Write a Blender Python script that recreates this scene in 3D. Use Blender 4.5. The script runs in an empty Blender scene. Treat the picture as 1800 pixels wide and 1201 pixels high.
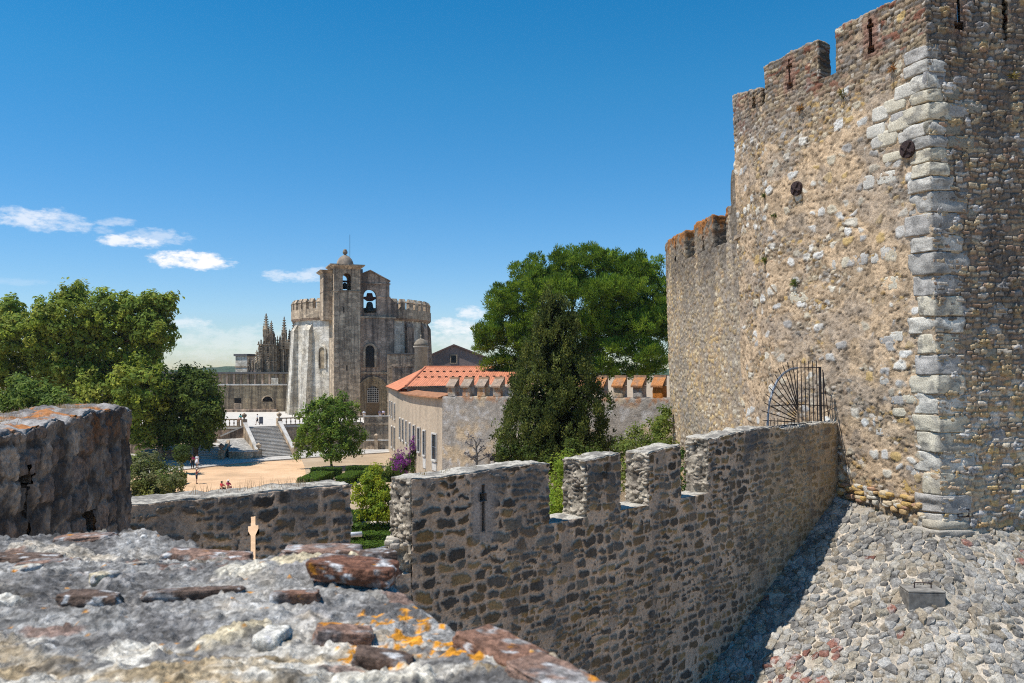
import bpy, bmesh, math, random
import numpy as np
from mathutils import Vector, Matrix
random.seed(4)
RNG = np.random.default_rng(7)
S = bpy.context.scene
COL = S.collection
F_PX, CX, HY = 1500.0, 900.0, 650.0          # the lens: focal length in photo pixels, image centre, horizon row
GZ, TZ = -12.8, -8.67                        # garden and terrace levels, eye height is 0

def at(px, py, d):                           # the point a metres away that photo pixel (px, py) shows
    return np.array([(px - CX) / F_PX * d, d, (HY - py) / F_PX * d])
def gnd(px, py, z=GZ):
    return at(px, py, -z * F_PX / (py - HY))

# ------------------------------------------------------------------ noise
def _h(ix, iy, iz, seed):
    n = (ix.astype(np.int64) * 374761393 + iy.astype(np.int64) * 668265263 + iz.astype(np.int64) * 2147483647 + seed * 974634777) & 0xFFFFFFFF
    n = ((n ^ (n >> 13)) * 1274126177) & 0xFFFFFFFF
    n = ((n ^ (n >> 16)) * 2246822519) & 0xFFFFFFFF
    return ((n ^ (n >> 15)) & 0xFFFFFF) / float(0x1000000)
def vnoise(p, sc, seed=0):
    q = p / np.asarray(sc, float)
    b = np.floor(q); f = q - b; f = f * f * (3 - 2 * f)
    x, y, z = b[:, 0], b[:, 1], b[:, 2]
    r = 0
    for i in (0, 1):
        wx = f[:, 0] if i else 1 - f[:, 0]
        for j in (0, 1):
            wy = f[:, 1] if j else 1 - f[:, 1]
            for k in (0, 1):
                wz = f[:, 2] if k else 1 - f[:, 2]
                r = r + wx * wy * wz * _h(x + i, y + j, z + k, seed)
    return r
def fbm(p, sc, octv=4, seed=0, gain=.5):
    r, a, t = 0, 1.0, 0.0
    sc = np.asarray(sc, float)
    for o in range(octv):
        r = r + a * vnoise(p, sc / 2 ** o, seed + o * 17); t += a; a *= gain
    return r / t
def voro(p, cell, jit=.9, seed=0, pn=2.0, off=False):
    q = p / np.asarray(cell, float)
    b = np.floor(q)
    n = len(q)
    f1 = np.full(n, 9.0); f2 = np.full(n, 9.0); i1 = np.zeros((n, 3)); c1 = np.zeros((n, 3)); jit = np.ones(3) * jit
    for i in (-1, 0, 1):
        for j in (-1, 0, 1):
            for k in (-1, 0, 1):
                x, y, z = b[:, 0] + i, b[:, 1] + j, b[:, 2] + k
                fx = x + .5 + jit[0] * (_h(x, y, z, seed + 1) - .5)
                fy = y + .5 + jit[1] * (_h(x, y, z, seed + 2) - .5)
                fz = z + .5 + jit[2] * (_h(x, y, z, seed + 3) - .5)
                ex, ey, ez = q[:, 0] - fx, q[:, 1] - fy, q[:, 2] - fz
                d = np.sqrt(ex ** 2 + ey ** 2 + ez ** 2) if pn == 2 else (np.abs(ex) ** pn + np.abs(ey) ** pn + np.abs(ez) ** pn) ** (1 / pn)
                nw = d < f1
                f2 = np.where(nw, f1, np.minimum(f2, d)); f1 = np.where(nw, d, f1)
                i1[nw] = np.stack([x, y, z], 1)[nw]; c1[nw] = np.stack([ex, ey, ez], 1)[nw]
    r = [_h(i1[:, 0], i1[:, 1], i1[:, 2], seed + 10 + k) for k in range(4)]
    if off: return f1, f2 - f1, r, c1
    return f1, f2 - f1, r
def courses(x, z, hrow, wcell, seed=0, jz=.25):    # coursed rubble: returns edge distance (1 at a block's centre, 0 at its rim) and four random numbers per block
    zz = z / hrow + .35 * (vnoise(np.stack([x, z * 0, z * 0], 1), 1.3, seed + 77) - .5); i = np.floor(zz); o = i * 0
    xx = x / wcell + 9.7 * _h(i, o, o, seed)
    bd = lambda j: j + .75 * (_h(i, j, o, seed + 1) - .5)
    j = np.floor(xx); j = j - (xx < bd(j)); j = j + (xx >= bd(j + 1))
    l, r_ = bd(j), bd(j + 1); u = 2 * (xx - l) / (r_ - l) - 1; v = 2 * (zz - i) - 1
    r = [_h(i, j, o + 3, seed + 10 + k) for k in range(5)]
    v = v + jz * (r[4] - .5); asp = np.clip((r_ - l) * wcell / hrow, .6, 3)
    uu = np.clip(1 - (1 - np.abs(u)) * asp, 0, 1)
    e = 1 - (uu ** 3.2 + np.abs(v) ** 3.2) ** (1 / 3.2)
    return e, r, u, v
def sst(a, b, x):
    t = np.clip((x - a) / (b - a), 0, 1); return t * t * (3 - 2 * t)
def mix(a, b, t):
    t = np.asarray(t)[:, None]; return np.asarray(a, float) * (1 - t) + np.asarray(b, float) * t
def pick(pal, r):
    pal = np.asarray(pal, float); return pal[np.minimum((r * len(pal)).astype(int), len(pal) - 1)]

# ------------------------------------------------------------------ objects
def tag(o, label=None, cat=None, group=None, kind=None):
    if label: o['label'] = label
    if cat: o['category'] = cat
    if group: o['group'] = group
    o['kind'] = kind or 'thing'
    return o
def thing(name, loc, label, cat, group=None):
    o = bpy.data.objects.new(name, None); COL.objects.link(o)
    o.location = [float(c) for c in loc]; o.empty_display_size = .3
    return tag(o, label, cat, group)
def link(name, me, mat, parent=None):
    o = bpy.data.objects.new(name, me); COL.objects.link(o)
    for m in (mat if isinstance(mat, (list, tuple)) else [mat]):
        if m: me.materials.append(m)
    if parent:
        o.parent = parent
        if parent.type == 'EMPTY': o.location = -Vector(parent.location)     # meshes are written in world metres
    return o
def npmesh(name, v, quads, col=None, smooth=True, tris=None):
    me = bpy.data.meshes.new(name)
    v = np.asarray(v, np.float32)
    nq = len(quads); nt = 0 if tris is None else len(tris)
    me.vertices.add(len(v)); me.vertices.foreach_set('co', v.ravel())
    me.loops.add(nq * 4 + nt * 3); me.polygons.add(nq + nt)
    li = np.asarray(quads, np.int32).ravel(); st = np.arange(nq, dtype=np.int32) * 4
    if nt:
        li = np.concatenate([li, np.asarray(tris, np.int32).ravel()]); st = np.concatenate([st, nq * 4 + np.arange(nt, dtype=np.int32) * 3])
    me.loops.foreach_set('vertex_index', li); me.polygons.foreach_set('loop_start', st)
    me.polygons.foreach_set('use_smooth', np.full(nq + nt, smooth))
    me.update(calc_edges=True)
    if col is not None:
        a = me.color_attributes.new('col', 'FLOAT_COLOR', 'POINT')
        c = np.ones((len(v), 4), np.float32); c[:, :3] = np.clip(col, 0.004, .9); a.data.foreach_set('color', c.ravel())
    return me
class MB:
    def __init__(s): s.v = []; s.f = []
    def add(s, vs, fs):
        n = len(s.v); s.v += [tuple(float(c) for c in p) for p in vs]; s.f += [tuple(i + n for i in f) for f in fs]; return s
    def poly(s, pts): return s.add(pts, [tuple(range(len(pts)))])
    def hexa(s, b, t):                       # four bottom and four top corners, both counter-clockwise from above
        return s.add(list(b) + list(t), [(3, 2, 1, 0), (4, 5, 6, 7), (0, 1, 5, 4), (1, 2, 6, 5), (2, 3, 7, 6), (3, 0, 4, 7)])
    def box(s, fr, a0, a1, b0, b1, c0, c1, tp=0.0):
        q = lambda a, b, c: fr(a, b, c)
        return s.hexa([q(a0, b0, c0), q(a1, b0, c0), q(a1, b1, c0), q(a0, b1, c0)],
                      [q(a0 + tp, b0 + tp, c1), q(a1 - tp, b0 + tp, c1), q(a1 - tp, b1 - tp, c1), q(a0 + tp, b1 - tp, c1)])
    def prism(s, bot, top):
        n = len(bot)
        return s.add(list(bot) + list(top), [tuple(range(n - 1, -1, -1)), tuple(range(n, 2 * n))] + [(i, (i + 1) % n, n + (i + 1) % n, n + i) for i in range(n)])
    def tube(s, pts, rad, n=8):
        rings = []; pts = [Vector(p) for p in pts]
        rad = rad if isinstance(rad, (list, tuple)) else [rad] * len(pts)
        up = Vector((.13, .31, .94)).normalized()
        for i, p in enumerate(pts):
            d = (pts[min(i + 1, len(pts) - 1)] - pts[max(i - 1, 0)]).normalized()
            x = d.cross(up); x = x.normalized() if x.length > .05 else d.cross(Vector((1, 0, 0))).normalized(); y = d.cross(x)
            rings.append([p + (x * math.cos(2 * math.pi * k / n) + y * math.sin(2 * math.pi * k / n)) * rad[i] for k in range(n)])
        fs = [(i * n + k, i * n + (k + 1) % n, (i + 1) * n + (k + 1) % n, (i + 1) * n + k) for i in range(len(pts) - 1) for k in range(n)]
        fs += [tuple(range(n - 1, -1, -1)), tuple((len(pts) - 1) * n + k for k in range(n))]
        return s.add([v for r in rings for v in r], fs)
    def lathe(s, c, prof, n=16, ph=0.0):
        vs = []; m = len(prof)
        for r, z in prof:
            vs += [(c[0] + r * math.cos(ph + 2 * math.pi * k / n), c[1] + r * math.sin(ph + 2 * math.pi * k / n), c[2] + z) for k in range(n)]
        fs = [(i * n + k, i * n + (k + 1) % n, (i + 1) * n + (k + 1) % n, (i + 1) * n + k) for i in range(m - 1) for k in range(n)]
        return s.add(vs, fs + [tuple(range(n - 1, -1, -1)), tuple((m - 1) * n + k for k in range(n))])
    def archpanel(s, fr, a0, a1, c0, cs, b0, b1, n=10):      # a solid panel with a round head (radius = half its width)
        r = (a1 - a0) / 2; m = (a0 + a1) / 2
        o = [(a0, c0), (a1, c0)] + [(m + r * math.cos(math.pi * k / n), cs + r * math.sin(math.pi * k / n)) for k in range(n + 1)]
        return s.prism([fr(a, b0, c) for a, c in o], [fr(a, b1, c) for a, c in o])
    def archring(s, fr, a0, a1, c0, cs, b0, b1, w, n=12, legs=True):
        r = (a1 - a0) / 2; m = (a0 + a1) / 2
        for k in range(n):
            t0, t1 = math.pi * k / n, math.pi * (k + 1) / n
            o = [(m + (r + x) * math.cos(t), cs + (r + x) * math.sin(t)) for x, t in ((0, t0), (w, t0), (w, t1), (0, t1))]
            s.prism([fr(a, b0, c) for a, c in o], [fr(a, b1, c) for a, c in o])
        if legs:
            s.box(fr, a0 - w, a0, b0, b1, c0, cs); s.box(fr, a1, a1 + w, b0, b1, c0, cs)
        return s
    def archwall(s, fr, a0, a1, c0, c1, o0, o1, oc, cs, b0, b1, n=12):   # a wall with a round-headed hole right through
        r = (o1 - o0) / 2; m = (o0 + o1) / 2
        s.box(fr, a0, o0, b0, b1, c0, c1); s.box(fr, o1, a1, b0, b1, c0, c1)
        if oc > c0: s.box(fr, o0, o1, b0, b1, c0, oc)
        for k in range(n):
            x0, x1 = m - r * math.cos(math.pi * k / n), m - r * math.cos(math.pi * (k + 1) / n)
            z0, z1 = cs + r * math.sin(math.pi * k / n), cs + r * math.sin(math.pi * (k + 1) / n)
            s.hexa([fr(x0, b0, z0), fr(x1, b0, z1), fr(x1, b1, z1), fr(x0, b1, z0)], [fr(x0, b0, c1), fr(x1, b0, c1), fr(x1, b1, c1), fr(x0, b1, c1)])
        return s
    def build(s, name, mat, parent=None, smooth=False, bevel=0):
        me = bpy.data.meshes.new(name); me.from_pydata(s.v, [], s.f); me.update()
        bm = bmesh.new(); bm.from_mesh(me); bmesh.ops.recalc_face_normals(bm, faces=bm.faces); bm.to_mesh(me); bm.free()
        if smooth:
            me.polygons.foreach_set('use_smooth', np.full(len(me.polygons), True))
        o = link(name, me, mat, parent)
        if bevel:
            b = o.modifiers.new('edge', 'BEVEL'); b.width = bevel; b.segments = 2
        return o
def frame(o, u):                             # a = along u, b = inward (to the left of u), c = absolute height
    o = np.asarray(o, float); u = np.asarray(u, float) / np.hypot(*u[:2]); v = (-u[1], u[0])
    return lambda a, b, c: (o[0] + u[0] * a + v[0] * b, o[1] + u[1] * a + v[1] * b, c)

# ------------------------------------------------------------------ materials
def nodes(name):
    m = bpy.data.materials.new(name); m.use_nodes = True
    nt = m.node_tree; return m, nt, nt.nodes['Principled BSDF'], nt.nodes, nt.links
def attr_mat(name, rough=.9, fine=30, bump=.5, dist=.02, var=.5, speck=0):
    m, nt, p, N, L = nodes(name)
    a = N.new('ShaderNodeAttribute'); a.attribute_name = 'col'
    tc = N.new('ShaderNodeTexCoord')
    n = N.new('ShaderNodeTexNoise'); n.inputs['Scale'].default_value = fine; n.inputs['Detail'].default_value = 6; n.inputs['Roughness'].default_value = .65
    L.new(tc.outputs['Object'], n.inputs['Vector'])
    mr = N.new('ShaderNodeMapRange'); mr.inputs[1].default_value = .25; mr.inputs[2].default_value = .75; mr.inputs[3].default_value = 1 - var; mr.inputs[4].default_value = 1 + var
    L.new(n.outputs['Fac'], mr.inputs[0])
    mx = N.new('ShaderNodeMix'); mx.data_type = 'RGBA'; mx.blend_type = 'MULTIPLY'; mx.inputs[0].default_value = 1
    if speck:                                   # gritty aggregate
        v = N.new('ShaderNodeTexVoronoi'); v.inputs['Scale'].default_value = speck; L.new(tc.outputs['Object'], v.inputs['Vector'])
        sc_ = N.new('ShaderNodeSeparateColor'); L.new(v.outputs['Color'], sc_.inputs[0]); m2 = N.new('ShaderNodeMapRange'); m2.inputs[3].default_value = .62; m2.inputs[4].default_value = 1.38; L.new(sc_.outputs[0], m2.inputs[0])
        mm = N.new('ShaderNodeMath'); mm.operation = 'MULTIPLY'; L.new(mr.outputs[0], mm.inputs[0]); L.new(m2.outputs[0], mm.inputs[1]); mr = mm
    L.new(a.outputs['Color'], mx.inputs[6]); L.new(mr.outputs[0], mx.inputs[7]); L.new(mx.outputs[2], p.inputs['Base Color'])
    b = N.new('ShaderNodeBump'); b.inputs['Strength'].default_value = bump; b.inputs['Distance'].default_value = dist
    L.new(n.outputs['Fac'], b.inputs['Height']); L.new(b.outputs[0], p.inputs['Normal'])
    p.inputs['Roughness'].default_value = rough; p.inputs['Specular IOR Level'].default_value = .15
    return m
def leaf_mat(name, trans=.42):
    m, nt, p, N, L = nodes(name)
    a = N.new('ShaderNodeAttribute'); a.attribute_name = 'col'
    L.new(a.outputs['Color'], p.inputs['Base Color']); p.inputs['Roughness'].default_value = .6; p.inputs['Specular IOR Level'].default_value = .12
    t = N.new('ShaderNodeBsdfTranslucent'); mx = N.new('ShaderNodeMixShader'); mx.inputs[0].default_value = trans
    hs = N.new('ShaderNodeHueSaturation'); hs.inputs['Value'].default_value = 1.7; hs.inputs['Hue'].default_value = .48
    L.new(a.outputs['Color'], hs.inputs['Color']); L.new(hs.outputs[0], t.inputs[0])
    L.new(p.outputs[0], mx.inputs[1]); L.new(t.outputs[0], mx.inputs[2]); L.new(mx.outputs[0], N['Material Output'].inputs[0])
    return m
def plain(name, c, rough=.7, metal=0, var=.25, sc=3.0):
    m, nt, p, N, L = nodes(name)
    tc = N.new('ShaderNodeTexCoord'); n = N.new('ShaderNodeTexNoise'); n.inputs['Scale'].default_value = sc; n.inputs['Detail'].default_value = 5
    L.new(tc.outputs['Object'], n.inputs['Vector'])
    r = N.new('ShaderNodeValToRGB'); r.color_ramp.elements[0].position = .3; r.color_ramp.elements[1].position = .7
    r.color_ramp.elements[0].color = [x * (1 - var) for x in c] + [1]; r.color_ramp.elements[1].color = [min(x * (1 + var), .9) for x in c] + [1]
    L.new(n.outputs['Fac'], r.inputs[0]); L.new(r.outputs[0], p.inputs['Base Color'])
    p.inputs['Roughness'].default_value = rough; p.inputs['Metallic'].default_value = metal; p.inputs['Specular IOR Level'].default_value = .25
    return m
def masonry(name, c1, c2, dark, streak=.5, block=(.9, .9, .45), blk=.25, big=.25, joint=.35, bump=.4, lo=.5):
    m, nt, p, N, L = nodes(name)
    tc = N.new('ShaderNodeTexCoord')
    def noise(sx, sy, sz, det=5, rough=.6):
        mp = N.new('ShaderNodeMapping'); mp.inputs['Scale'].default_value = (sx, sy, sz); L.new(tc.outputs['Object'], mp.inputs[0])
        n = N.new('ShaderNodeTexNoise'); n.inputs['Scale'].default_value = 1; n.inputs['Detail'].default_value = det; n.inputs['Roughness'].default_value = rough
        L.new(mp.outputs[0], n.inputs['Vector']); return n.outputs['Fac']
    def ramp(x, a, b, lo_, hi_):
        r = N.new('ShaderNodeMapRange'); r.clamp = True; L.new(x, r.inputs[0])
        for i, q in enumerate((a, b, lo_, hi_)): r.inputs[i + 1].default_value = q
        return r.outputs[0]
    def mx(a, b, f, mode='MIX'):
        q = N.new('ShaderNodeMix'); q.data_type = 'RGBA'; q.blend_type = mode
        for s_, i in ((f, 0), (a, 6), (b, 7)):
            if hasattr(s_, 'is_linked'): L.new(s_, q.inputs[i])
            else: q.inputs[i].default_value = s_ if i == 0 else list(s_) + [1]
        return q.outputs[2]
    c = mx(c1, c2, ramp(noise(big, big, big, 6, .65), .35, .65, 0, 1))
    mp = N.new('ShaderNodeMapping'); mp.inputs['Scale'].default_value = [1 / x for x in block]; L.new(tc.outputs['Object'], mp.inputs[0])
    v = N.new('ShaderNodeTexVoronoi'); v.inputs['Scale'].default_value = 1; v.inputs['Randomness'].default_value = .75; L.new(mp.outputs[0], v.inputs['Vector'])
    sx = N.new('ShaderNodeSeparateColor'); L.new(v.outputs['Color'], sx.inputs[0])
    c = mx(c, ramp(sx.outputs[0], 0, 1, 1 - blk, 1 + blk), 1.0, 'MULTIPLY')
    ve = N.new('ShaderNodeTexVoronoi'); ve.feature = 'DISTANCE_TO_EDGE'; ve.inputs['Scale'].default_value = 1; ve.inputs['Randomness'].default_value = .75; L.new(mp.outputs[0], ve.inputs['Vector'])
    c = mx(c, ramp(ve.outputs['Distance'], 0, .08, 1 - joint, 1), 1.0, 'MULTIPLY')
    c = mx(c, dark, ramp(noise(.9, .9, .07, 6, .7), lo, lo + .14, 0, streak))
    c = mx(c, dark, ramp(noise(.55, .55, .35, 8, .75), .54, .66, 0, streak * .8))
    c = mx(c, ramp(noise(4, 4, 4, 5, .7), .25, .75, .72, 1.28), 1.0, 'MULTIPLY')
    L.new(c, p.inputs['Base Color'])
    b = N.new('ShaderNodeBump'); b.inputs['Strength'].default_value = bump; b.inputs['Distance'].default_value = .08
    L.new(ramp(noise(2.5, 2.5, 3.5, 6, .7), .2, .8, 0, 1), b.inputs['Height']); L.new(b.outputs[0], p.inputs['Normal'])
    p.inputs['Roughness'].default_value = .92; p.inputs['Specular IOR Level'].default_value = .1
    return m
M = {}
M['stone'] = attr_mat('weathered_stone', fine=18, bump=.8, dist=.03, var=.5)
M['far_stone'] = attr_mat('lichened_stone', fine=9, bump=.8, dist=.06, var=.45)
M['near_stone'] = attr_mat('crumbling_mortar', fine=45, bump=1.0, dist=.012, var=.6, speck=130)
M['cobble'] = attr_mat('cobbles', fine=22, bump=.9, dist=.035, var=.5)
M['leaf'] = leaf_mat('leaves'); M['needle'] = leaf_mat('needles', .3)
M['bark'] = plain('bark', (.09, .065, .045), .95, 0, .5, 6)
M['iron'] = plain('dark_iron', (.035, .032, .034), .55, .4, .3, 20)
M['grey_iron'] = plain('grey_painted_iron', (.16, .18, .21), .5, .3, .2, 20)
M['rust'] = plain('rusty_iron', (.05, .032, .03), .8, .2, .5, 14)
M['steel'] = plain('galvanised_steel', (.5, .52, .54), .4, .6, .1, 10)
M['void'] = plain('dark_interior', (.012, .011, .01), .9, 0, .2)
M['lime'] = masonry('pale_limestone', (.70, .655, .57), (.52, .45, .34), (.13, .115, .10), .6, (1.0, 1.0, .5), .22, .3, .3)  # paler copy of the limestone for the sunlit side
M['limegrey'] = masonry('grey_limestone', (.60, .475, .335), (.43, .325, .225), (.085, .072, .062), .72, (1.0, 1.0, .5), .3, .25, .35, lo=.47)
M['limedark'] = masonry('shaded_stained_limestone', (.52, .38, .28), (.36, .265, .195), (.055, .048, .044), .75, (1.1, 1.1, .5), .25, .22, .3, lo=.45)  # darker copy of the limestone for shaded sides, with black weather streaks
M['ochre'] = masonry('ochre_limestone', (.44, .345, .22), (.30, .24, .165), (.085, .07, .058), .75, (1.1, 1.1, .5), .22, .2, .3, lo=.46)
M['gothic'] = masonry('blackened_limestone', (.40, .31, .21), (.22, .175, .13), (.05, .045, .042), .7, (.9, .9, .5), .3, .4, .3)
M['pinkish'] = masonry('pinkish_render', (.33, .245, .215), (.25, .195, .175), (.13, .11, .105), .5, (2.5, 2.5, 1.3), .08, .3, .05)
M['cream'] = masonry('cream_render', (.53, .425, .31), (.45, .365, .27), (.27, .22, .17), .5, (3, 3, 2), .05, .3, 0, .25, .52)
M['trim'] = masonry('pale_trim', (.62, .60, .56), (.50, .47, .42), (.22, .20, .18), .4, (1, 1, 1), .1, .5, 0)
M['slate'] = plain('grey_roof', (.13, .125, .12), .8, 0, .2)
M['bronze'] = plain('bronze_bell', (.035, .04, .035), .5, .5, .3)
M['glass'] = plain('dark_window', (.02, .022, .024), .25, 0, .2)
M['pave'] = masonry('pale_paving', (.52, .49, .44), (.44, .41, .37), (.30, .28, .25), .35, (1.2, 1.2, 1.2), .12, .4, .15)
M['rust_steel'] = plain('grey_painted_board', (.10, .11, .14), .6)
SKY_AIR, SKY_DUST, SKY_OZONE, SKY_SAT, SKY_HUE, SKY_STR, CLOUD, SUN_STR, EXPO = 1.0, .0, 2.0, 1.46, .493, .124, 8.0, 5.0, 0.14
SKY_LOW = (.60, .71, .98)
HAZE = .00007
DENOISE = False
# ------------------------------------------------------------------ rough masonry solids
class Path:                                   # plan path; s runs along it, t goes inward (to the left of the walk), z is height
    def __init__(s, pts, lean=0.0, smooth=0):
        p = np.asarray(pts, float)
        for _ in range(smooth):
            q = [p[0]]
            for a, b in zip(p[:-1], p[1:]): q += [a * .75 + b * .25, a * .25 + b * .75]
            p = np.array([p[0]] + q[1:] + [p[-1]])
        s.p = p; d = np.diff(p, axis=0); ln = np.hypot(d[:, 0], d[:, 1]); s.L = np.concatenate([[0], np.cumsum(ln)])
        d = d / ln[:, None]; nl = np.stack([-d[:, 1], d[:, 0]], 1)
        m = np.zeros_like(p); m[0] = nl[0]; m[-1] = nl[-1]
        for i in range(1, len(p) - 1):
            b = nl[i - 1] + nl[i]; b /= np.hypot(*b); m[i] = b / max(.4, b @ nl[i])
        s.m = m; s.lean = lean
    def __call__(s, q):
        sv = q[:, 0]; i = np.clip(np.searchsorted(s.L, sv, 'right') - 1, 0, len(s.p) - 2)
        f = ((sv - s.L[i]) / (s.L[i + 1] - s.L[i]))[:, None]; t = q[:, 1][:, None]
        xy = (s.p[i] + s.m[i] * t) * (1 - f) + (s.p[i + 1] + s.m[i + 1] * t) * f
        return np.stack([xy[:, 0] - s.lean * (q[:, 2] - 4), xy[:, 1], q[:, 2]], 1)
    def k(s, px, t=0.0):                      # the s at which the front of the path shows in photo column px
        ss = np.linspace(getattr(s, 'smin', 0.0), s.L[-1], 4000); P = s(np.stack([ss, ss * 0 + t, ss * 0], 1))
        return float(ss[np.argmin(np.abs(P[:, 0] / P[:, 1] - (px - CX) / F_PX))])
NRM = {'F': (0, -1, 0), 'K': (0, 1, 0), 'T': (0, 0, 1), 'L': (-1, 0, 0), 'R': (1, 0, 0)}
def rough(name, mp, s0, s1, t0, t1, z0, zt, res, style, mat, parent=None, faces='FTLRK', holes=(), topseed=5, topamp=.04, crisp=False):
    V, Q, C = [], [], []; nv = 0
    ns = max(2, int((s1 - s0) / res)); nt = max(2, int((t1 - t0) / res))
    ztf = zt if callable(zt) else (lambda x: x * 0 + zt)
    nz = max(2, int((float(np.mean(ztf(np.linspace(s0, s1, 9)))) - z0) / res))
    ax = {'s': (s0, s1, ns), 't': (t0, t1, nt), 'w': (0, 1, nz)}
    for f in faces:
        a, b = {'F': 'sw', 'K': 'sw', 'T': 'st', 'L': 'tw', 'R': 'tw'}[f]
        na, nb = ax[a][2], ax[b][2]
        if f == 'K': na, nb = max(2, na // 3), max(2, nb // 3)
        ga, gb = np.meshgrid(np.linspace(ax[a][0], ax[a][1], na + 1), np.linspace(ax[b][0], ax[b][1], nb + 1), indexing='ij')
        g = {a: ga.ravel(), b: gb.ravel()}
        fixed = {'F': ('t', t0), 'K': ('t', t1), 'T': ('w', 1.0), 'L': ('s', s0), 'R': ('s', s1)}[f]
        g[fixed[0]] = np.full(ga.size, fixed[1])
        n = np.tile(np.array(NRM[f], float), (ga.size, 1))
        for o, (axn, val) in {'F': ('t', t0), 'K': ('t', t1), 'T': ('w', 1.0), 'L': ('s', s0), 'R': ('s', s1)}.items():
            if o != f and o in faces: n[np.abs(g[axn] - val) < 1e-9] += NRM[o]
        if crisp:                              # body under the merlons: no wear along its upper front edge
            e_ = np.abs(g['w'] - 1) + np.abs(g['t'] - t0) < 1e-9; n[e_] = NRM['F']
        n /= np.linalg.norm(n, axis=1)[:, None]
        top = ztf(g['s'])
        q = np.stack([g['s'], g['t'], z0 + (top - z0) * g['w']], 1)
        edge = np.sum(np.abs(n) > .01, axis=1) > 1
        d, c = style(q, n)
        st = np.stack([g['s'], g['t'], g['s'] * 0], 1)
        q2 = q + n * d[:, None]
        q2[:, 2] += g['w'] ** 6 * (0 if crisp else topamp) * 2.6 * (fbm(st, .45, 4, topseed, .6) - .5)
        q2 -= n * (edge * (.02 + .06 * vnoise(q, .25, 91)))[:, None]
        P = mp(q2)
        i = np.arange((na + 1) * (nb + 1)).reshape(na + 1, nb + 1) + nv
        quads = np.stack([i[:-1, :-1], i[1:, :-1], i[1:, 1:], i[:-1, 1:]], -1).reshape(-1, 4)
        if holes and f in 'FK':
            cs = q[quads - nv].mean(1); keep = np.ones(len(quads), bool)
            for h in holes:
                r = h[0] if f == 'F' else h[1]
                keep &= ~((cs[:, 0] > r[0]) & (cs[:, 0] < r[1]) & (cs[:, 2] > r[2]) & (cs[:, 2] < r[3]))
            quads = quads[keep]
        if f in 'KL': quads = quads[:, ::-1]
        V.append(P); Q.append(quads); C.append(c); nv += len(P)
    for h in holes:                            # the reveals of the slits
        (a0, a1, b0, b1), (c0, c1, d0, d1) = h[0], h[1]
        fr = np.array([[a0, t0, b0], [a1, t0, b0], [a1, t0, b1], [a0, t0, b1]], float); bk = np.array([[c0, t1, d0], [c1, t1, d0], [c1, t1, d1], [c0, t1, d1]], float)
        for e in h[2]:
            j = {'b': (0, 1), 'r': (1, 2), 't': (2, 3), 'l': (3, 0)}[e]
            N = 10
            l1 = np.linspace(fr[j[0]], bk[j[0]], N); l2 = np.linspace(fr[j[1]], bk[j[1]], N)
            q = np.stack([l1 + (l2 - l1) * k for k in np.linspace(0, 1, N)], 1).reshape(-1, 3)
            nn = np.tile([0, -1.0, 0], (len(q), 1)); d, c = style(q, nn)
            i = np.arange(N * N).reshape(N, N) + nv
            V.append(mp(q)); Q.append(np.stack([i[:-1, :-1], i[1:, :-1], i[1:, 1:], i[:-1, 1:]], -1).reshape(-1, 4)); C.append(c); nv += len(q)
    me = npmesh(name, np.concatenate(V), np.concatenate(Q), np.concatenate(C))
    return link(name, me, mat, parent)
def cross_hole(s, z0, z1, w, arm, az0, az1, sh=0.0, bw=None):
    bw = bw or w
    f = lambda a, b, c, d: ((s - a, s + b, c, d), (s + sh - a - (bw - w), s + sh + b + (bw - w), c, d))
    return [f(w, w, z0, az0) + ('lrb',), f(arm, arm, az0, az1) + ('lr',), f(w, w, az1, z1) + ('lrt',)]

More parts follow.
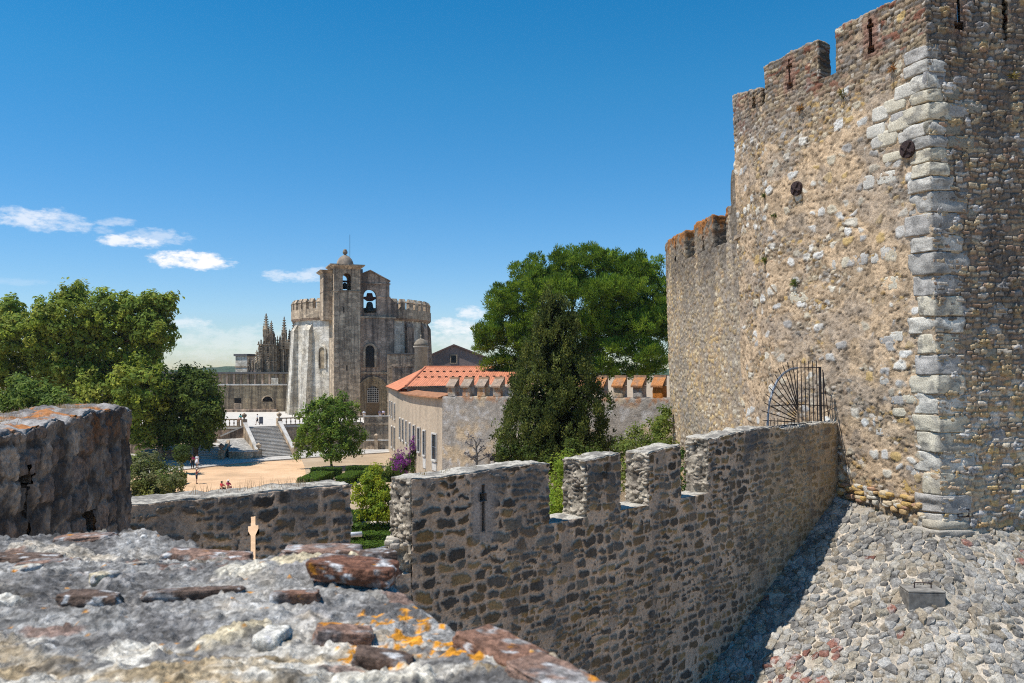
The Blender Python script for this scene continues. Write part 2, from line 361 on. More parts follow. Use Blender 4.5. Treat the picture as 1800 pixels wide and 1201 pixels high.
def rocks(name, items, mat, parent=None, n=7, lich=False):          # items: centre, axes 3x3 (half sizes), colour, seed, roundness
    g = np.linspace(-1, 1, n); V, Q, C = [], [], []; nv = 0
    a, b = np.meshgrid(g, g, indexing='ij'); a = a.ravel(); b = b.ravel(); o = np.ones_like(a)
    fs = [np.stack(t, 1) for t in ((o, a, b), (-o, b, a), (b, o, a), (a, -o, b), (a, b, o), (b, a, -o))]
    base = np.concatenate(fs)
    i = np.arange(n * n).reshape(n, n); q1 = np.stack([i[:-1, :-1], i[1:, :-1], i[1:, 1:], i[:-1, 1:]], -1).reshape(-1, 4)
    qs = np.concatenate([q1 + k * n * n for k in range(6)])
    for c, A, colr, sd, rd in items:
        A = np.asarray(A, float); sph = base / np.linalg.norm(base, axis=1)[:, None] * 1.25
        p = base * (1 - rd) + sph * rd
        p = p * (1 + .22 * (fbm(base * 1.0 + sd * 7.7, 1.0, 3, int(sd)) - .5)[:, None])
        p = p + .16 * np.stack([vnoise(base + sd * 3.1, .8, k + 20) - .5 for k in range(3)], 1)
        V.append(p @ A + np.asarray(c)); Q.append(qs + nv); nv += len(p)
        cc = np.asarray(colr) * (.6 + .8 * fbm(base + sd * 1.7, .6, 4, 3, .6))[:, None]
        if n > 10 and not lich:
            k = sst(.5, .62, fbm(base * [1, 1, .6] + sd * 2.3, .6, 5, 5, .6))[:, None] * .6; cc = cc * (1 - k) + np.array([.17, .165, .155]) * k
        if lich:                               # crustose lichen: grey and orange patches, with pits
            wp = p @ A + np.asarray(c)
            p = p * (1 + .10 * (fbm(wp, .05, 4, 7, .65) - .5) + .16 * (fbm(wp, .02, 3, 8, .6) - .5))[:, None]
            k = sst(.53, .61, fbm(wp, .05, 5, 11, .6))[:, None] * .85; cc = cc * (1 - k) + mix((.36, .345, .325), (.13, .115, .11), sst(.45, .6, fbm(wp, .03, 3, 12))) * k
            k = sst(.68, .73, fbm(wp, .045, 5, 13, .6))[:, None]; cc = cc * (1 - k) + np.array([.50, .20, .025]) * k
            k = sst(.64, .68, fbm(wp, .03, 4, 14))[:, None]; cc = cc * (1 - k) + np.array([.5, .48, .46]) * k
            V[-1:] = []; V.append(p @ A + np.asarray(c))
        C.append(cc)
    me = npmesh(name, np.concatenate(V), np.concatenate(Q), np.concatenate(C))
    # weld the six faces of every rock
    bm = bmesh.new(); bm.from_mesh(me); bmesh.ops.remove_doubles(bm, verts=bm.verts, dist=1e-4); bmesh.ops.recalc_face_normals(bm, faces=bm.faces); bm.to_mesh(me); bm.free()
    return link(name, me, mat, parent)

# ------------------------------------------------------------------ stone styles: (q, n) -> displacement, colour
ORANGE = (.42, .15, .025)
def st_wall(q, n):                            # dark rubble set in pale mortar
    w = q + .27 * np.stack([fbm(q, .34, 4, k, .55) - .5 for k in (1, 2, 3)], 1)
    eA, rA, uA, vA = courses(w[:, 0], w[:, 2], .32, .50, 11, .35); eB, rB, uB, vB = courses(w[:, 0], w[:, 2], .20, .30, 14, .35)
    selb = fbm(q, (1.3, 1, .8), 3, 57) > .45
    e = np.where(selb, eA, eB); r = [np.where(selb, a, b) for a, b in zip(rA, rB)]; o_ = np.stack([np.where(selb, uA, uB), uA * 0, np.where(selb, vA, vB)], 1) * .18
    f1b, eb, rb = voro(w, (.16, .3, .12), .9, 51)
    thr = .15 + .34 * r[0] ** 1.4 + .22 * (fbm(q, 1.6, 2, 55) - .5)
    m = sst(thr, thr + .07, e) * (r[1] < .84)
    mb = sst(.25, .36, eb) * (rb[1] < .4) * (1 - sst(.0, .3, m)) * (r[1] >= .84)
    top = sst(-5.2, -3.0, q[:, 2]); far = sst(22, 29, q[:, 0] + (fbm(q, 1.2, 2, 77) - .5) * 4)
    pal = [(.062, .054, .046), (.09, .078, .065), (.115, .082, .05), (.15, .128, .10), (.075, .061, .048), (.19, .125, .058), (.14, .098, .058), (.24, .17, .09)]
    warm = [(.24, .17, .09), (.33, .24, .13), (.20, .15, .10), (.30, .25, .18)]
    c = pick(pal, r[2]) * 1.2; c = c * (1 - far[:, None]) + pick(warm, r[3]) * far[:, None]
    c = c * (1 - .35 * top * (1 - far))[:, None] * (.75 + .5 * fbm(q, .12, 3, 4))[:, None]
    mort = mix((.56, .41, .295), (.38, .295, .22), fbm(q, .8, 4, 5)); mort = mix((0, 0, 0), (1, 1, 1), np.ones(len(q))) * mort
    mort = mort * (1 - far[:, None]) + mix((.44, .32, .19), (.38, .30, .22), fbm(q, .6, 3, 6)) * far[:, None]
    mort = mort * (.78 + .44 * fbm(q, .09, 3, 8))[:, None]
    col = mort * (1 - m[:, None]) + c * m[:, None]
    col = col * (1 - mb[:, None]) + pick(pal, rb[2]) * 1.25 * mb[:, None]
    stain = sst(.5, .62, fbm(q * [1, 1, .35], .8, 4, 31)) * sst(-4.5, -3.1, q[:, 2]) * .75 * (1 - far)
    col = col * (1 - stain[:, None]) + np.array([.11, .105, .10]) * stain[:, None]
    col = col * (.70 + .60 * fbm(q, (2.2, 2, 1.4), 4, 88))[:, None]; st2 = sst(.55, .66, fbm(q * [1, 1, .22], .55, 4, 89)) * .4; col = col * (1 - st2[:, None]) + np.array([.16, .14, .125]) * st2[:, None]
    d = .045 * m + .02 * mb + .06 * (fbm(q, .3, 4, 9) - .5) + .04 * (r[3] - .5) * m + .05 * m * ((r[0] - .5) * o_[:, 0] + (r[2] - .3) * o_[:, 2]) + .035 * (fbm(q, .08, 3, 90) - .5)
    pl_ = np.exp(-((q[:, 0] - 9.92) / .42) ** 6 - ((q[:, 2] + 3.85) / .85) ** 8); d = d * (1 - pl_) - .05 * pl_; col = col * (1 - pl_[:, None]) + (np.array([.33, .285, .25]) * (.7 + .6 * fbm(q, .25, 4, 93))[:, None]) * pl_[:, None]
    endf = np.abs(n[:, 0]) > .5; topf = n[:, 2] > .5
    if endf.any():                            # broken merlon ends and reveals: pale, lumpy
        g = fbm(q, .28, 4, 61); e2 = mix((.52, .45, .35), (.34, .29, .23), sst(.4, .62, fbm(q, .2, 4, 62)))
        e2 = e2 * (.7 + .6 * fbm(q, .07, 3, 63))[:, None]; hol = sst(.34, .46, g)[:, None]
        e2 = e2 * (.45 + .55 * hol)
        me_ = sst(.08, .3, eb) * (rb[1] < .75); e2 = e2 * (.6 + .4 * me_)[:, None]; d = np.where(endf, .22 * (g - .5) + .06 * me_ * (.3 + rb[3]) + .06 * (fbm(q, .1, 4, 66, .65) - .5), d); col = np.where(endf[:, None], e2, col)
    if topf.any():
        e3 = mix((.46, .42, .35), (.23, .21, .18), sst(.42, .6, fbm(q, .3, 5, 71))); e3 = e3 * (.7 + .6 * fbm(q, .06, 3, 73))[:, None]
        col = np.where(topf[:, None], e3, col); d = np.where(topf, .09 * (fbm(q, .35, 4, 75) - .5), d)
    return d, col
def st_left(q, n):                            # big dark stones, purple brown, orange lichen at the far end
    w = q + .26 * np.stack([fbm(q, .35, 4, k, .6) - .5 for k in (1, 2, 3)], 1)
    e, r, u_, v_ = courses(w[:, 0], w[:, 2], .46, .58, 21, .35)
    thr = .06 + .18 * r[0]; m = sst(thr, thr + .07, e) * (.3 + .7 * sst(.33, .48, fbm(q, .8, 3, 47)))
    pal = [(.15, .118, .10), (.23, .185, .15), (.12, .10, .088), (.28, .235, .195), (.18, .135, .108), (.14, .118, .105)]
    c = pick(pal, r[2]) * (.10 + 1.95 * fbm(q, (.10, .10, .15), 5, 4, .65))[:, None]
    mort = mix((.20, .17, .145), (.06, .052, .047), sst(.4, .6, fbm(q, .3, 4, 5)))
    col = mort * (1 - m[:, None]) + c * m[:, None]
    dk = sst(.48, .62, fbm(q * [1, 1, .4], .38, 5, 33)) * .75; col = col * (1 - dk[:, None]) + np.array([.042, .037, .035]) * dk[:, None]
    o = sst(.53, .60, fbm(q, .35, 5, 41, .6)) * sst(10.3, 11.6, q[:, 0] + .4 * (fbm(q, .6, 3, 42) - .5)) * sst(-2.0, -.8, q[:, 2]) * .4
    d = .035 * m * (.4 + r[3]) + .09 * (fbm(q, .35, 5, 9, .6) - .5) + .09 * (fbm(q, .10, 4, 19, .7) - .5) - .025 * dk
    topf = n[:, 2] > .5
    if topf.any():
        t = mix((.36, .33, .30), (.17, .155, .145), sst(.4, .6, fbm(q, .3, 5, 71)))
        o2 = sst(.55, .62, fbm(q, .4, 5, 78)) * sst(6.5, 9, q[:, 0]) * .85
        t = t * (1 - o2[:, None]) + np.array(ORANGE) * o2[:, None]
        col = np.where(topf[:, None], t, col); d = np.where(topf, .12 * (fbm(q, .4, 4, 75) - .5), d); o = np.where(topf, 0, o)
    col = col * (1 - o[:, None]) + np.array([.30, .12, .03]) * o[:, None]
    return d, col
SLITS = []; KO = 99.0; SC = 0.0                                       # set below: s of the tower corner
def st_tower(q, n):
    s, z = q[:, 0], q[:, 2]
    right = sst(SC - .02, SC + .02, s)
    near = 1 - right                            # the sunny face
    w = q + .16 * np.stack([fbm(q, .45, 3, k) - .5 for k in (1, 2, 3)], 1)
    f1, e, r = voro(w, (.60, .6, .42), (.9, .9, .7), 31, 3.0)              # larger exposed blocks
    f2, e2, r2, o2 = voro(w, (.30, .28, .19), (.95, .9, .75), 61, 3.0, True)          # small rubble
    zt_ = sst(12.2, 13.2, z)
    # plaster cover, thin near the top and at the bottom
    cover = fbm(q, (1.5, 1.5, 1.0), 5, 15, .6) + .045 - .28 * sst(10.5, 12.5, z) - .22 * sst(-4.2, -5.6, z)
    cov = sst(.44, .52, cover)
    thr = .10 + .12 * r[0]; big = sst(thr, thr + .1, e) * (r[1] < (.17 + .17 * vnoise(q, 3.0, 19)) * (1 - .85 * zt_))
    sm = sst(.05 + .1 * r2[1], .14 + .1 * r2[1], e2)
    wc = q + .24 * np.stack([fbm(q, .40, 3, k) - .5 for k in (1, 2, 3)], 1)
    eC, rC, uC, vC = courses(wc[:, 0], wc[:, 2], .21, .36, 91); thC = .05 + .25 * rC[0]; mC = sst(thC, thC + .12, eC)
    topsel = sst(11.2, 12.6, z + .8 * (fbm(q, 1.0, 3, 97) - .5)); useC = np.maximum(right, topsel) > .5
    sm = np.where(useC, mC, sm); r2 = [np.where(useC, a, b) for a, b in zip(rC, r2)]; o2 = np.where(useC[:, None], np.stack([uC, uC * 0, vC], 1) * .16, o2)
    plast = mix((.60, .43, .265), (.50, .385, .265), fbm(q, .9, 4, 16)); plast = mix((0, 0, 0), (1, 1, 1), np.ones(len(q))) * plast
    plast = plast * (1 - .30 * sst(.48, .62, fbm(q, .5, 5, 17)))[:, None] * (.55 + .9 * fbm(q, .13, 4, 18, .6))[:, None]
    ocp = [(.50, .34, .14), (.42, .28, .13), (.54, .46, .33), (.34, .24, .15), (.42, .34, .23), (.30, .27, .23), (.48, .34, .22), (.26, .20, .14), (.56, .50, .42)]
    dkp = [(.22, .165, .115), (.28, .21, .135), (.16, .14, .12), (.34, .30, .25), (.24, .16, .11), (.12, .105, .09), (.30, .24, .16)]
    rc = pick(ocp, r2[2]); topz = sst(11.8, 13.4, z)[:, None]
    rc = rc * (1 - topz) + pick(dkp, r2[3]) * 1.25 * topz
    rub = mix((.36, .27, .17), (.25, .195, .14), fbm(q, .5, 3, 20)) * (1 - sm[:, None]) * (1 - .4 * topz) + rc * sm[:, None]
    # bands of red brick near the battlements
    bk = sst(.59, .62, fbm(q * [.4, .4, 1.4], .5, 3, 29)) * (r2[0] < .45) * topz[:, 0]
    rub = rub * (1 - bk[:, None]) + np.array([.22, .10, .065]) * bk[:, None]
    left = plast * cov[:, None] + rub * (1 - cov[:, None])
    bc = pick([(.62, .59, .52), (.55, .54, .50), (.50, .44, .33), (.60, .55, .45), (.40, .385, .36), (.48, .34, .15), (.64, .62, .57)], r[2])
    bc = bc * (.75 + .5 * fbm(q, .15, 4, 22))[:, None]
    left = left * (1 - big[:, None]) + bc * big[:, None]
    gs = sst(.52, .62, fbm(q, (1.6, 1.6, 1.1), 5, 24)) * .38; left = left * (1 - gs[:, None]) + np.array([.27, .245, .22]) * gs[:, None] * (.7 + .6 * r2[1])[:, None]
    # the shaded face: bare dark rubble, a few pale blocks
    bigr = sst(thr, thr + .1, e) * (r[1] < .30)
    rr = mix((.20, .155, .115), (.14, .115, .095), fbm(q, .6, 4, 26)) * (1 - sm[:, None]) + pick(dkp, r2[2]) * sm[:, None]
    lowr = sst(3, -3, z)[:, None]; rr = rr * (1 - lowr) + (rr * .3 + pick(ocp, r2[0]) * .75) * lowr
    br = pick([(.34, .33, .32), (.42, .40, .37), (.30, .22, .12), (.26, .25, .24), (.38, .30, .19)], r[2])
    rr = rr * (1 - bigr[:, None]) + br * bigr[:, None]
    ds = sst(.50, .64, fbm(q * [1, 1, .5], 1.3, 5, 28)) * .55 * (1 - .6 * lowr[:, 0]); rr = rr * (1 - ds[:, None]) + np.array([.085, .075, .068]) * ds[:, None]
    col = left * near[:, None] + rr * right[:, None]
    tl = ((r2[0] - .5) * o2[:, 0] + (r2[3] - .35) * o2[:, 2]) * .11 * sm
    for s_c, z_a, z_b in SLITS:
        k = np.exp(-((s - s_c) / .46) ** 6 - ((z - (z_a + z_b) / 2) / ((z_b - z_a) * .62)) ** 8) * (.55 + .45 * sst(.4, .5, fbm(q, .3, 3, 98)))
        left = left * (1 - k[:, None]) + (np.array([.25, .145, .105]) * (.6 + .8 * fbm(q * [1, 1, 3], .2, 3, 99))[:, None]) * k[:, None]; rr = rr * (1 - .7 * k[:, None]) + np.array([.17, .11, .085]) * .7 * k[:, None]
    col = left * near[:, None] + rr * right[:, None]
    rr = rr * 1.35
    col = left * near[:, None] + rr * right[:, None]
    d_l = cov * (.030 + .055 * (fbm(q, .14, 5, 12, .65) - .5)) + (1 - cov) * (.034 * sm * (.4 + r2[1]) + tl * .5) + .030 * big * (.4 + r[3])
    d_r = .095 * sm * (.3 + r2[1]) + tl + .07 * bigr
    d = d_l * near + d_r * right + .09 * (fbm(q, .9, 4, 14) - .5) + .06 * (fbm(q, .14, 4, 44, .6) - .5)
    pit = sst(.58, .66, fbm(q, (.20, .2, .16), 4, 46, .6)) * near * (1 - big) + .5 * sst(.6, .68, fbm(q, .2, 4, 49, .6)) * right; d = d - .03 * pit; col = col * (1 - .40 * pit)[:, None]  # shallow pits, also darkened in colour to stand in for small shadows
    topf = n[:, 2] > .5
    if topf.any(): col = np.where(topf[:, None], np.array([.26, .22, .18]) * (.6 + .8 * fbm(q, .2, 4, 71))[:, None], col)
    endf = np.abs(n[:, 0]) > .5
    if endf.any(): col = np.where(endf[:, None], rub * .6, col)
    return d, col
def st_curtain(q, n):                          # the older curtain beyond the tower: small coursed stones, stained and lichened at the top
    s, z = q[:, 0], q[:, 2]
    w = q + .10 * np.stack([fbm(q, .5, 3, k) - .5 for k in (1, 2, 3)], 1)
    f1, e, r = voro(w, (.40, .4, .25), (.95, .9, .8), 33, 2.6); th_ = .04 + .14 * r[0]; m = sst(th_, th_ + .10, e) * (r[1] < .9)
    pal = [(.58, .42, .21), (.62, .49, .30), (.52, .37, .18), (.44, .37, .28), (.55, .44, .29), (.36, .30, .235), (.64, .55, .40), (.52, .36, .20)]
    c = pick(pal, r[2]) * (.75 + .5 * fbm(q, .12, 3, 4))[:, None]
    mort = mix((.40, .30, .19), (.33, .26, .19), fbm(q, .7, 4, 5))
    col = mort * (1 - m[:, None]) + c * m[:, None]
    g = sst(.50, .62, fbm(q * [1, 1, .6], 2.2, 5, 37)) * .4; col = col * (1 - g[:, None]) + (np.array([.24, .225, .20]) * (.6 + .8 * r[1])[:, None]) * g[:, None]
    k = sst(.40, .56, fbm(q * [1, 1, .22], .9, 4, 38) + .16 * sst(5.0, 8.5, z)) * sst(2.0, 7.0, z) * .7
    col = col * (1 - k[:, None]) + (np.array([.12, .105, .09]) * (.7 + .6 * r[3])[:, None]) * k[:, None]
    o = sst(.47, .56, fbm(q, .5, 5, 39, .6) + .09 * sst(8.3, 9.3, z) ) * sst(7.7, 8.7, z) * .85 * (s < KO) * (1 - sst(9.45, 9.8, z))
    col = col * (1 - o[:, None]) + (np.array([.33, .13, .03]) * (.6 + .8 * fbm(q, .2, 3, 40))[:, None]) * o[:, None]
    d = .045 * m * (.4 + r[3]) + .08 * (fbm(q, .8, 4, 9) - .5) + .03 * (fbm(q, .14, 3, 10) - .5)
    endf = np.abs(n[:, 0]) > .5
    if endf.any(): col = np.where(endf[:, None], col * .7, col)
    return d, col

# ------------------------------------------------------------------ the crenellated wall below the camera
W = Path([(-8.6, 17.35), (1.08, 24.9), (14.9, 39.0)])
WL = W.L[-1]
wall = thing('crenellated_wall', (1.08, 24.9, -13), 'long shaded battlemented wall of dark stones in pale mortar, with tall gaps and cross slit', 'castle wall')
WM = M['stone']; SILL = -4.5
rough('wall_body', W, .2, 7.6, 0, 1.0, -9.5, -5.25, .036, st_wall, WM, wall, faces='FT', crisp=True)
rough('wall_body', W, 7.6, WL, 0, 1.0, -13.8, SILL, .036, st_wall, WM, wall, faces='FTL', crisp=True)
zt0 = lambda s: -2.8 + .0 * s
s_m0, s_m1 = 5.89, 7.6
h0 = cross_hole(3.42, -5.0, -3.33, .055, .125, -3.78, -3.55, .40, .16)
rough('merlon', W, .2, s_m0, 0, 1.0, -5.25, zt0, .03, st_wall, WM, wall, faces='FTRK', holes=h0, topseed=8)
ss = 9.92
h1 = [((ss - .055, ss + .055, -4.45, -3.62), (ss + .06, ss + .2, -4.45, -3.62), 'lrb'), ((ss - .13, ss + .11, -3.62, -3.40), (ss + .0, ss + .26, -3.62, -3.40), 'lrbt'), ((ss - .055, ss + .055, -3.40, -3.16), (ss + .06, ss + .2, -3.40, -3.16), 'lrt')]
rough('merlon', W, s_m1, 12.28, 0, 1.0, SILL, lambda s: -2.83 + .13 * sst(8, 12, s) , .03, st_wall, WM, wall, holes=h1, topseed=9)
rough('merlon', W, 13.97, 15.70, 0, 1.0, SILL, lambda s: -2.76 + .06 * (s - 14), .03, st_wall, WM, wall, topseed=10)
rough('merlon', W, 17.23, 19.16, 0, 1.0, SILL, lambda s: -2.78 + .09 * (s - 17.2), .03, st_wall, WM, wall, topseed=11)
rough('merlon', W, 20.95, WL - .02, 0, 1.0, SILL, lambda s: -2.50 + .19 * sst(21, 25, s) - .12 * sst(25.4, 27, s) + .06 * sst(27.5, 29, s), .034, st_wall, WM, wall, faces='FTLK', topseed=12, topamp=.07)
# fallen rubble on the broken sill of the gap
it = []
for i in range(22):
    s_ = random.uniform(5.9, 7.6); t_ = random.uniform(.05, .95)
    p = W(np.array([[s_, t_, -5.2 + .10 * random.random() + .42 * (s_ > 7.2) + .2 * (s_ > 6.8)]]))[0]; r_ = random.uniform(.04, .11)
    it.append((p, np.diag([r_ * 1.4, r_ * 1.2, r_ * .8]) , random.choice([(.5, .45, .36), (.42, .36, .28), (.36, .32, .27)]), i, .3))
for q_ in it: rocks('rubble_stone', [q_], M['stone'], wall, 6)
# ------------------------------------------------------------------ the wall block at the left, close to the camera
LW = Path([(-4.75, 2.6), (-7.42, 16.6)])
def lk(px):
    return LW.k(px)
lw = thing('tower_block', (-7, 13, -8), 'dark shaded stone block with orange lichen and dry grass on its flat top', 'castle wall')
sl = lk(45); op = lk(155)
hl = [((sl - .04, sl + .05, -2.35, -1.52), (sl + .3, sl + .4, -2.35, -1.52), 'lrb'), ((sl - .2, sl + .2, -1.52, -1.36), (sl + .1, sl + .6, -1.52, -1.36), 'lr'), ((sl - .05, sl + .05, -1.36, -1.22), (sl + .3, sl + .4, -1.36, -1.22), 'lrt'),
      ((op - .3, op + .25, -2.66, -2.3), (op + .2, op + 1.1, -2.66, -2.3), 'lrbt')]
rough('wall_face', LW, 4.0, LW.L[-1], 0, 1.25, -5.0, lambda s: -.80 + .10 * sst(7, 12.5, s), .026, st_left, M['stone'], lw, faces='FTRK', holes=hl, topseed=13, topamp=.10)
# dry grass along its top
gv = []; gq = []; gc = []
for i in range(2600):
    s_ = 14.2 - abs(RNG.normal(0, 2.4)); t_ = RNG.uniform(.3, 1.25)
    if s_ < 4: continue
    p = LW(np.array([[s_, t_, -.72]]))[0]; h = RNG.uniform(.02, .11) * RNG.uniform(.3, 1.2); a = RNG.uniform(0, 6.28); dx, dy = math.cos(a) * .004, math.sin(a) * .004
    l = RNG.normal(0, .06, 2); k = len(gv)
    gv += [p + [dx, dy, -.06], p - [dx, dy, .06], p + [l[0] - dx * .3, l[1], h], p + [l[0] + dx * .3, l[1], h]]; gq.append((k, k + 1, k + 2, k + 3))
    c = np.array([.42, .30, .15]) * RNG.uniform(.6, 1.2); gc += [c] * 4
tag(link('dry_grass', npmesh('dry_grass', gv, gq, gc, False), M['leaf']), 'dry straw coloured grass growing on top of the left wall block', 'grass', kind='stuff')
gv = []; gq = []; gc = []
for i in range(260):
    s_ = RNG.uniform(2.2, 5.2); t_ = RNG.uniform(.2, .95)
    p = W(np.array([[s_, t_, -2.8]]))[0]; h = RNG.uniform(.05, .30) * RNG.uniform(.4, 1); a = RNG.uniform(0, 6.28); dx, dy = math.cos(a) * .005, math.sin(a) * .005
    l = RNG.normal(0, .06, 2); k = len(gv)
    gv += [p + [dx, dy, -.06], p - [dx, dy, .06], p + [l[0] - dx * .3, l[1], h], p + [l[0] + dx * .3, l[1], h]]; gq.append((k, k + 1, k + 2, k + 3))
    c = np.array([.36, .25, .13]) * RNG.uniform(.6, 1.2); gc += [c] * 4
tag(link('dry_grass', npmesh('dry_grass', gv, gq, gc, False), M['leaf']), 'thin dry weeds along the top of the low wall with the cross slit', 'grass', kind='stuff')

# ------------------------------------------------------------------ the parapet the camera looks over
poly = np.array([(-3.1, 2.45), (-2.3, 2.62), (-1.58, 2.63), (-1.21, 2.74), (-.98, 2.59), (-.74, 2.33), (-.64, 2.26), (-.52, 2.36), (-.33, 2.20), (-.25, 1.93), (-.09, 1.72), (.06, 1.54), (.15, 1.39), (.30, 1.12), (.42, .6), (-3.1, .6)])
def sdf(P, poly):                              # positive inside
    x, y = P[:, 0], P[:, 1]; d = np.full(len(P), 9.0); ins = np.zeros(len(P), bool)
    for (x0, y0), (x1, y1) in zip(poly, np.roll(poly, -1, 0)):
        ex, ey = x1 - x0, y1 - y0; t = np.clip(((x - x0) * ex + (y - y0) * ey) / (ex * ex + ey * ey), 0, 1)
        d = np.minimum(d, np.hypot(x - x0 - t * ex, y - y0 - t * ey))
        ins ^= ((y0 > y) != (y1 > y)) & (x < (x1 - x0) * (y - y0) / (y1 - y0 + 1e-12) + x0)
    return np.where(ins, d, -d)
nx, ny = 620, 430
gx, gy = np.meshgrid(np.linspace(-3.1, .6, nx), np.linspace(.62, 2.95, ny), indexing='ij')
P2 = np.stack([gx.ravel(), gy.ravel(), gx.ravel() * 0], 1)
d = sdf(P2, poly) + .05 * (fbm(P2, .12, 4, 3) - .5)
led = fbm(P2 * [1, 1.6, 1], .55, 3, 8)
f1, e, r = voro(P2 + .12 * np.stack([fbm(P2, .2, 2, k) - .5 for k in (4, 5, 6)], 1), (.17, .12, 1), .95, 5)
f1b, eb, rb = voro(P2, (.022, .020, 1), .95, 6)
peb = sst(.1, .35, eb) * (rb[1] < .6)
st_ = sst(.06, .2, e) * (r[1] < .22)
led7 = led * 9; led_s = np.floor(led7) + sst(.80, 1.0, led7 - np.floor(led7))
zz = -.505 + .05 * (fbm(P2, .5, 3, 9) - .5) + .026 * (led_s / 9 * 2.6 - 1.3) + .026 * (fbm(P2 * [1, 1.7, 1], .09, 4, 10, .6) - .5) + .010 * peb * rb[0] + .014 * st_ * r[3] + .020 * (fbm(P2, .035, 4, 16, .7) - .5)
zz = zz - sst(0.02, -.05, d) * .10 - np.clip(-d, 0, 1) * 7.0
zz = np.maximum(zz, -2.2)
grey = mix((.36, .345, .32), (.18, .17, .16), sst(.38, .62, fbm(P2, .14, 5, 11)))
grey = grey * (.45 + 1.0 * rb[2] * peb + .35 * (1 - peb))[:, None] * (.55 + .9 * fbm(P2, .05, 4, 21, .7))[:, None]
pale = [(.55, .50, .40), (.60, .56, .48), (.42, .37, .30), (.50, .42, .28), (.30, .28, .26)]
c = grey * (1 - st_[:, None]) + (pick(pale, r[2]) * (.7 + .6 * fbm(P2, .05, 3, 12))[:, None]) * st_[:, None]
lp = sst(.50, .60, fbm(P2 * [1, 1.8, 1], .20, 5, 13, .6) + .33 * (sst(1.70, 1.25, P2[:, 1]) * sst(-.20, -.6, P2[:, 0])) - .05)
light = mix((.62, .57, .48), (.42, .31, .17), sst(.45, .6, fbm(P2 * [1, 2, 1], .12, 5, 14, .6)))
lp = lp * (.25 + .75 * sst(1.9, 1.4, P2[:, 1])); c = c * (1 - lp[:, None] * .75) + light * (.5 + .9 * fbm(P2, .022, 4, 23, .7))[:, None] * lp[:, None] * .75
rd = sst(.66, .69, fbm(P2 * [1, 2.6, 1], .25, 5, 15)) * .7; c = c * (1 - rd[:, None]) + np.array([.21, .115, .08]) * rd[:, None]
olm = np.exp(-(((P2[:, 0] + .21) / .10) ** 2 + ((P2[:, 1] - 1.67) / .16) ** 2)) + np.exp(-(((P2[:, 0] + .06) / .10) ** 2 + ((P2[:, 1] - 1.55) / .07) ** 2))
ol = sst(.58, .62, fbm(P2, .032, 5, 19, .65) + .10 * np.clip(olm, 0, 1) - .20 * (olm < .15)) ; c = c * (1 - ol[:, None]) + np.array([.62, .27, .03]) * ol[:, None]
dk = sst(.60, .72, fbm(P2, .09, 5, 17)) * .7; c = c * (1 - dk[:, None] * (1 - ol[:, None])) + np.array([.07, .068, .066]) * (dk * (1 - ol))[:, None]
i = np.arange(nx * ny).reshape(nx, ny)
qd = np.stack([i[:-1, :-1], i[1:, :-1], i[1:, 1:], i[:-1, 1:]], -1).reshape(-1, 4)
fw = thing('parapet', (-1, 1.6, -2.2), 'rough grey lichened parapet top with red brick pieces and orange lichen, closest to the viewer', 'parapet')
link('wall_top', npmesh('wall_top', np.stack([P2[:, 0], P2[:, 1], zz], 1), qd, c), M['near_stone'], fw)
def gz(x, y):
    k = np.argmin((P2[:, 0] - x) ** 2 + (P2[:, 1] - y) ** 2); return zz[k]
def brick(x, y, l, w, h, rot, tilt, col, sd, up=.0):
    R = Matrix.Rotation(rot, 3, 'Z') @ Matrix.Rotation(tilt, 3, 'Y')
    A = np.array([list(R @ Vector((l, 0, 0))), list(R @ Vector((0, w, 0))), list(R @ Vector((0, 0, h)))])
    return ((x, y, gz(x, y) + up), A, col, sd, .30)
RED = [(.17, .08, .05), (.22, .12, .08), (.13, .088, .066), (.24, .15, .11)]
def fpt(px, py, z=-.5): 
    p = gnd(px, py, z); return p[0], p[1]
bl = [(625, 1030, .098, .060, .020, -.15, .07, 0, 1, .010), (565, 985, .10, .05, .014, .1, .0, 3, 2, .004), (665, 992, .045, .03, .016, .3, 0, 2, 3, .012),
      (605, 1108, .055, .035, .020, .2, .12, 3, 4, .008), (672, 1150, .05, .028, .018, -.1, .15, 2, 5, .006), (160, 1065, .060, .030, .020, 0, .05, 2, 6, .008),
      (365, 962, .12, .045, .016, -.08, .05, 3, 7, .0), (150, 938, .08, .04, .008, .06, -.03, 3, 8, .0), (45, 972, .10, .04, .010, .12, .04, 2, 9, .0), (85, 985, .07, .03, .010, .25, 0, 3, 10, .004),
      (880, 1135, .085, .045, .014, -.75, .1, 1, 11, .0), (985, 1190, .09, .045, .014, -.8, .12, 3, 12, .0), (340, 1050, .10, .018, .012, .25, 0, 2, 13, .006), (520, 1062, .05, .02, .012, .1, 0, 1, 14, .006)]
for b in bl: rocks('brick_piece', [brick(*fpt(b[0], b[1]), b[2], b[3], b[4], b[5], b[6], np.array(RED[b[7]]), b[8], b[9])], M['near_stone'], fw, 26, True)
pl = []
for i in range(26):
    x = random.uniform(-2.0, .0); y = random.uniform(1.0, 2.5)
    if sdf(np.array([[x, y, 0]]), poly)[0] < .06: continue
    k = random.uniform(.008, .026); pl.append(brick(x, y, k * 1.6, k, k * .6, random.uniform(0, 3), 0, np.array(random.choice(pale[:4])), 30 + i, -.004))
for q_ in pl: rocks('embedded_stone', [q_], M['near_stone'], fw, 8, True)

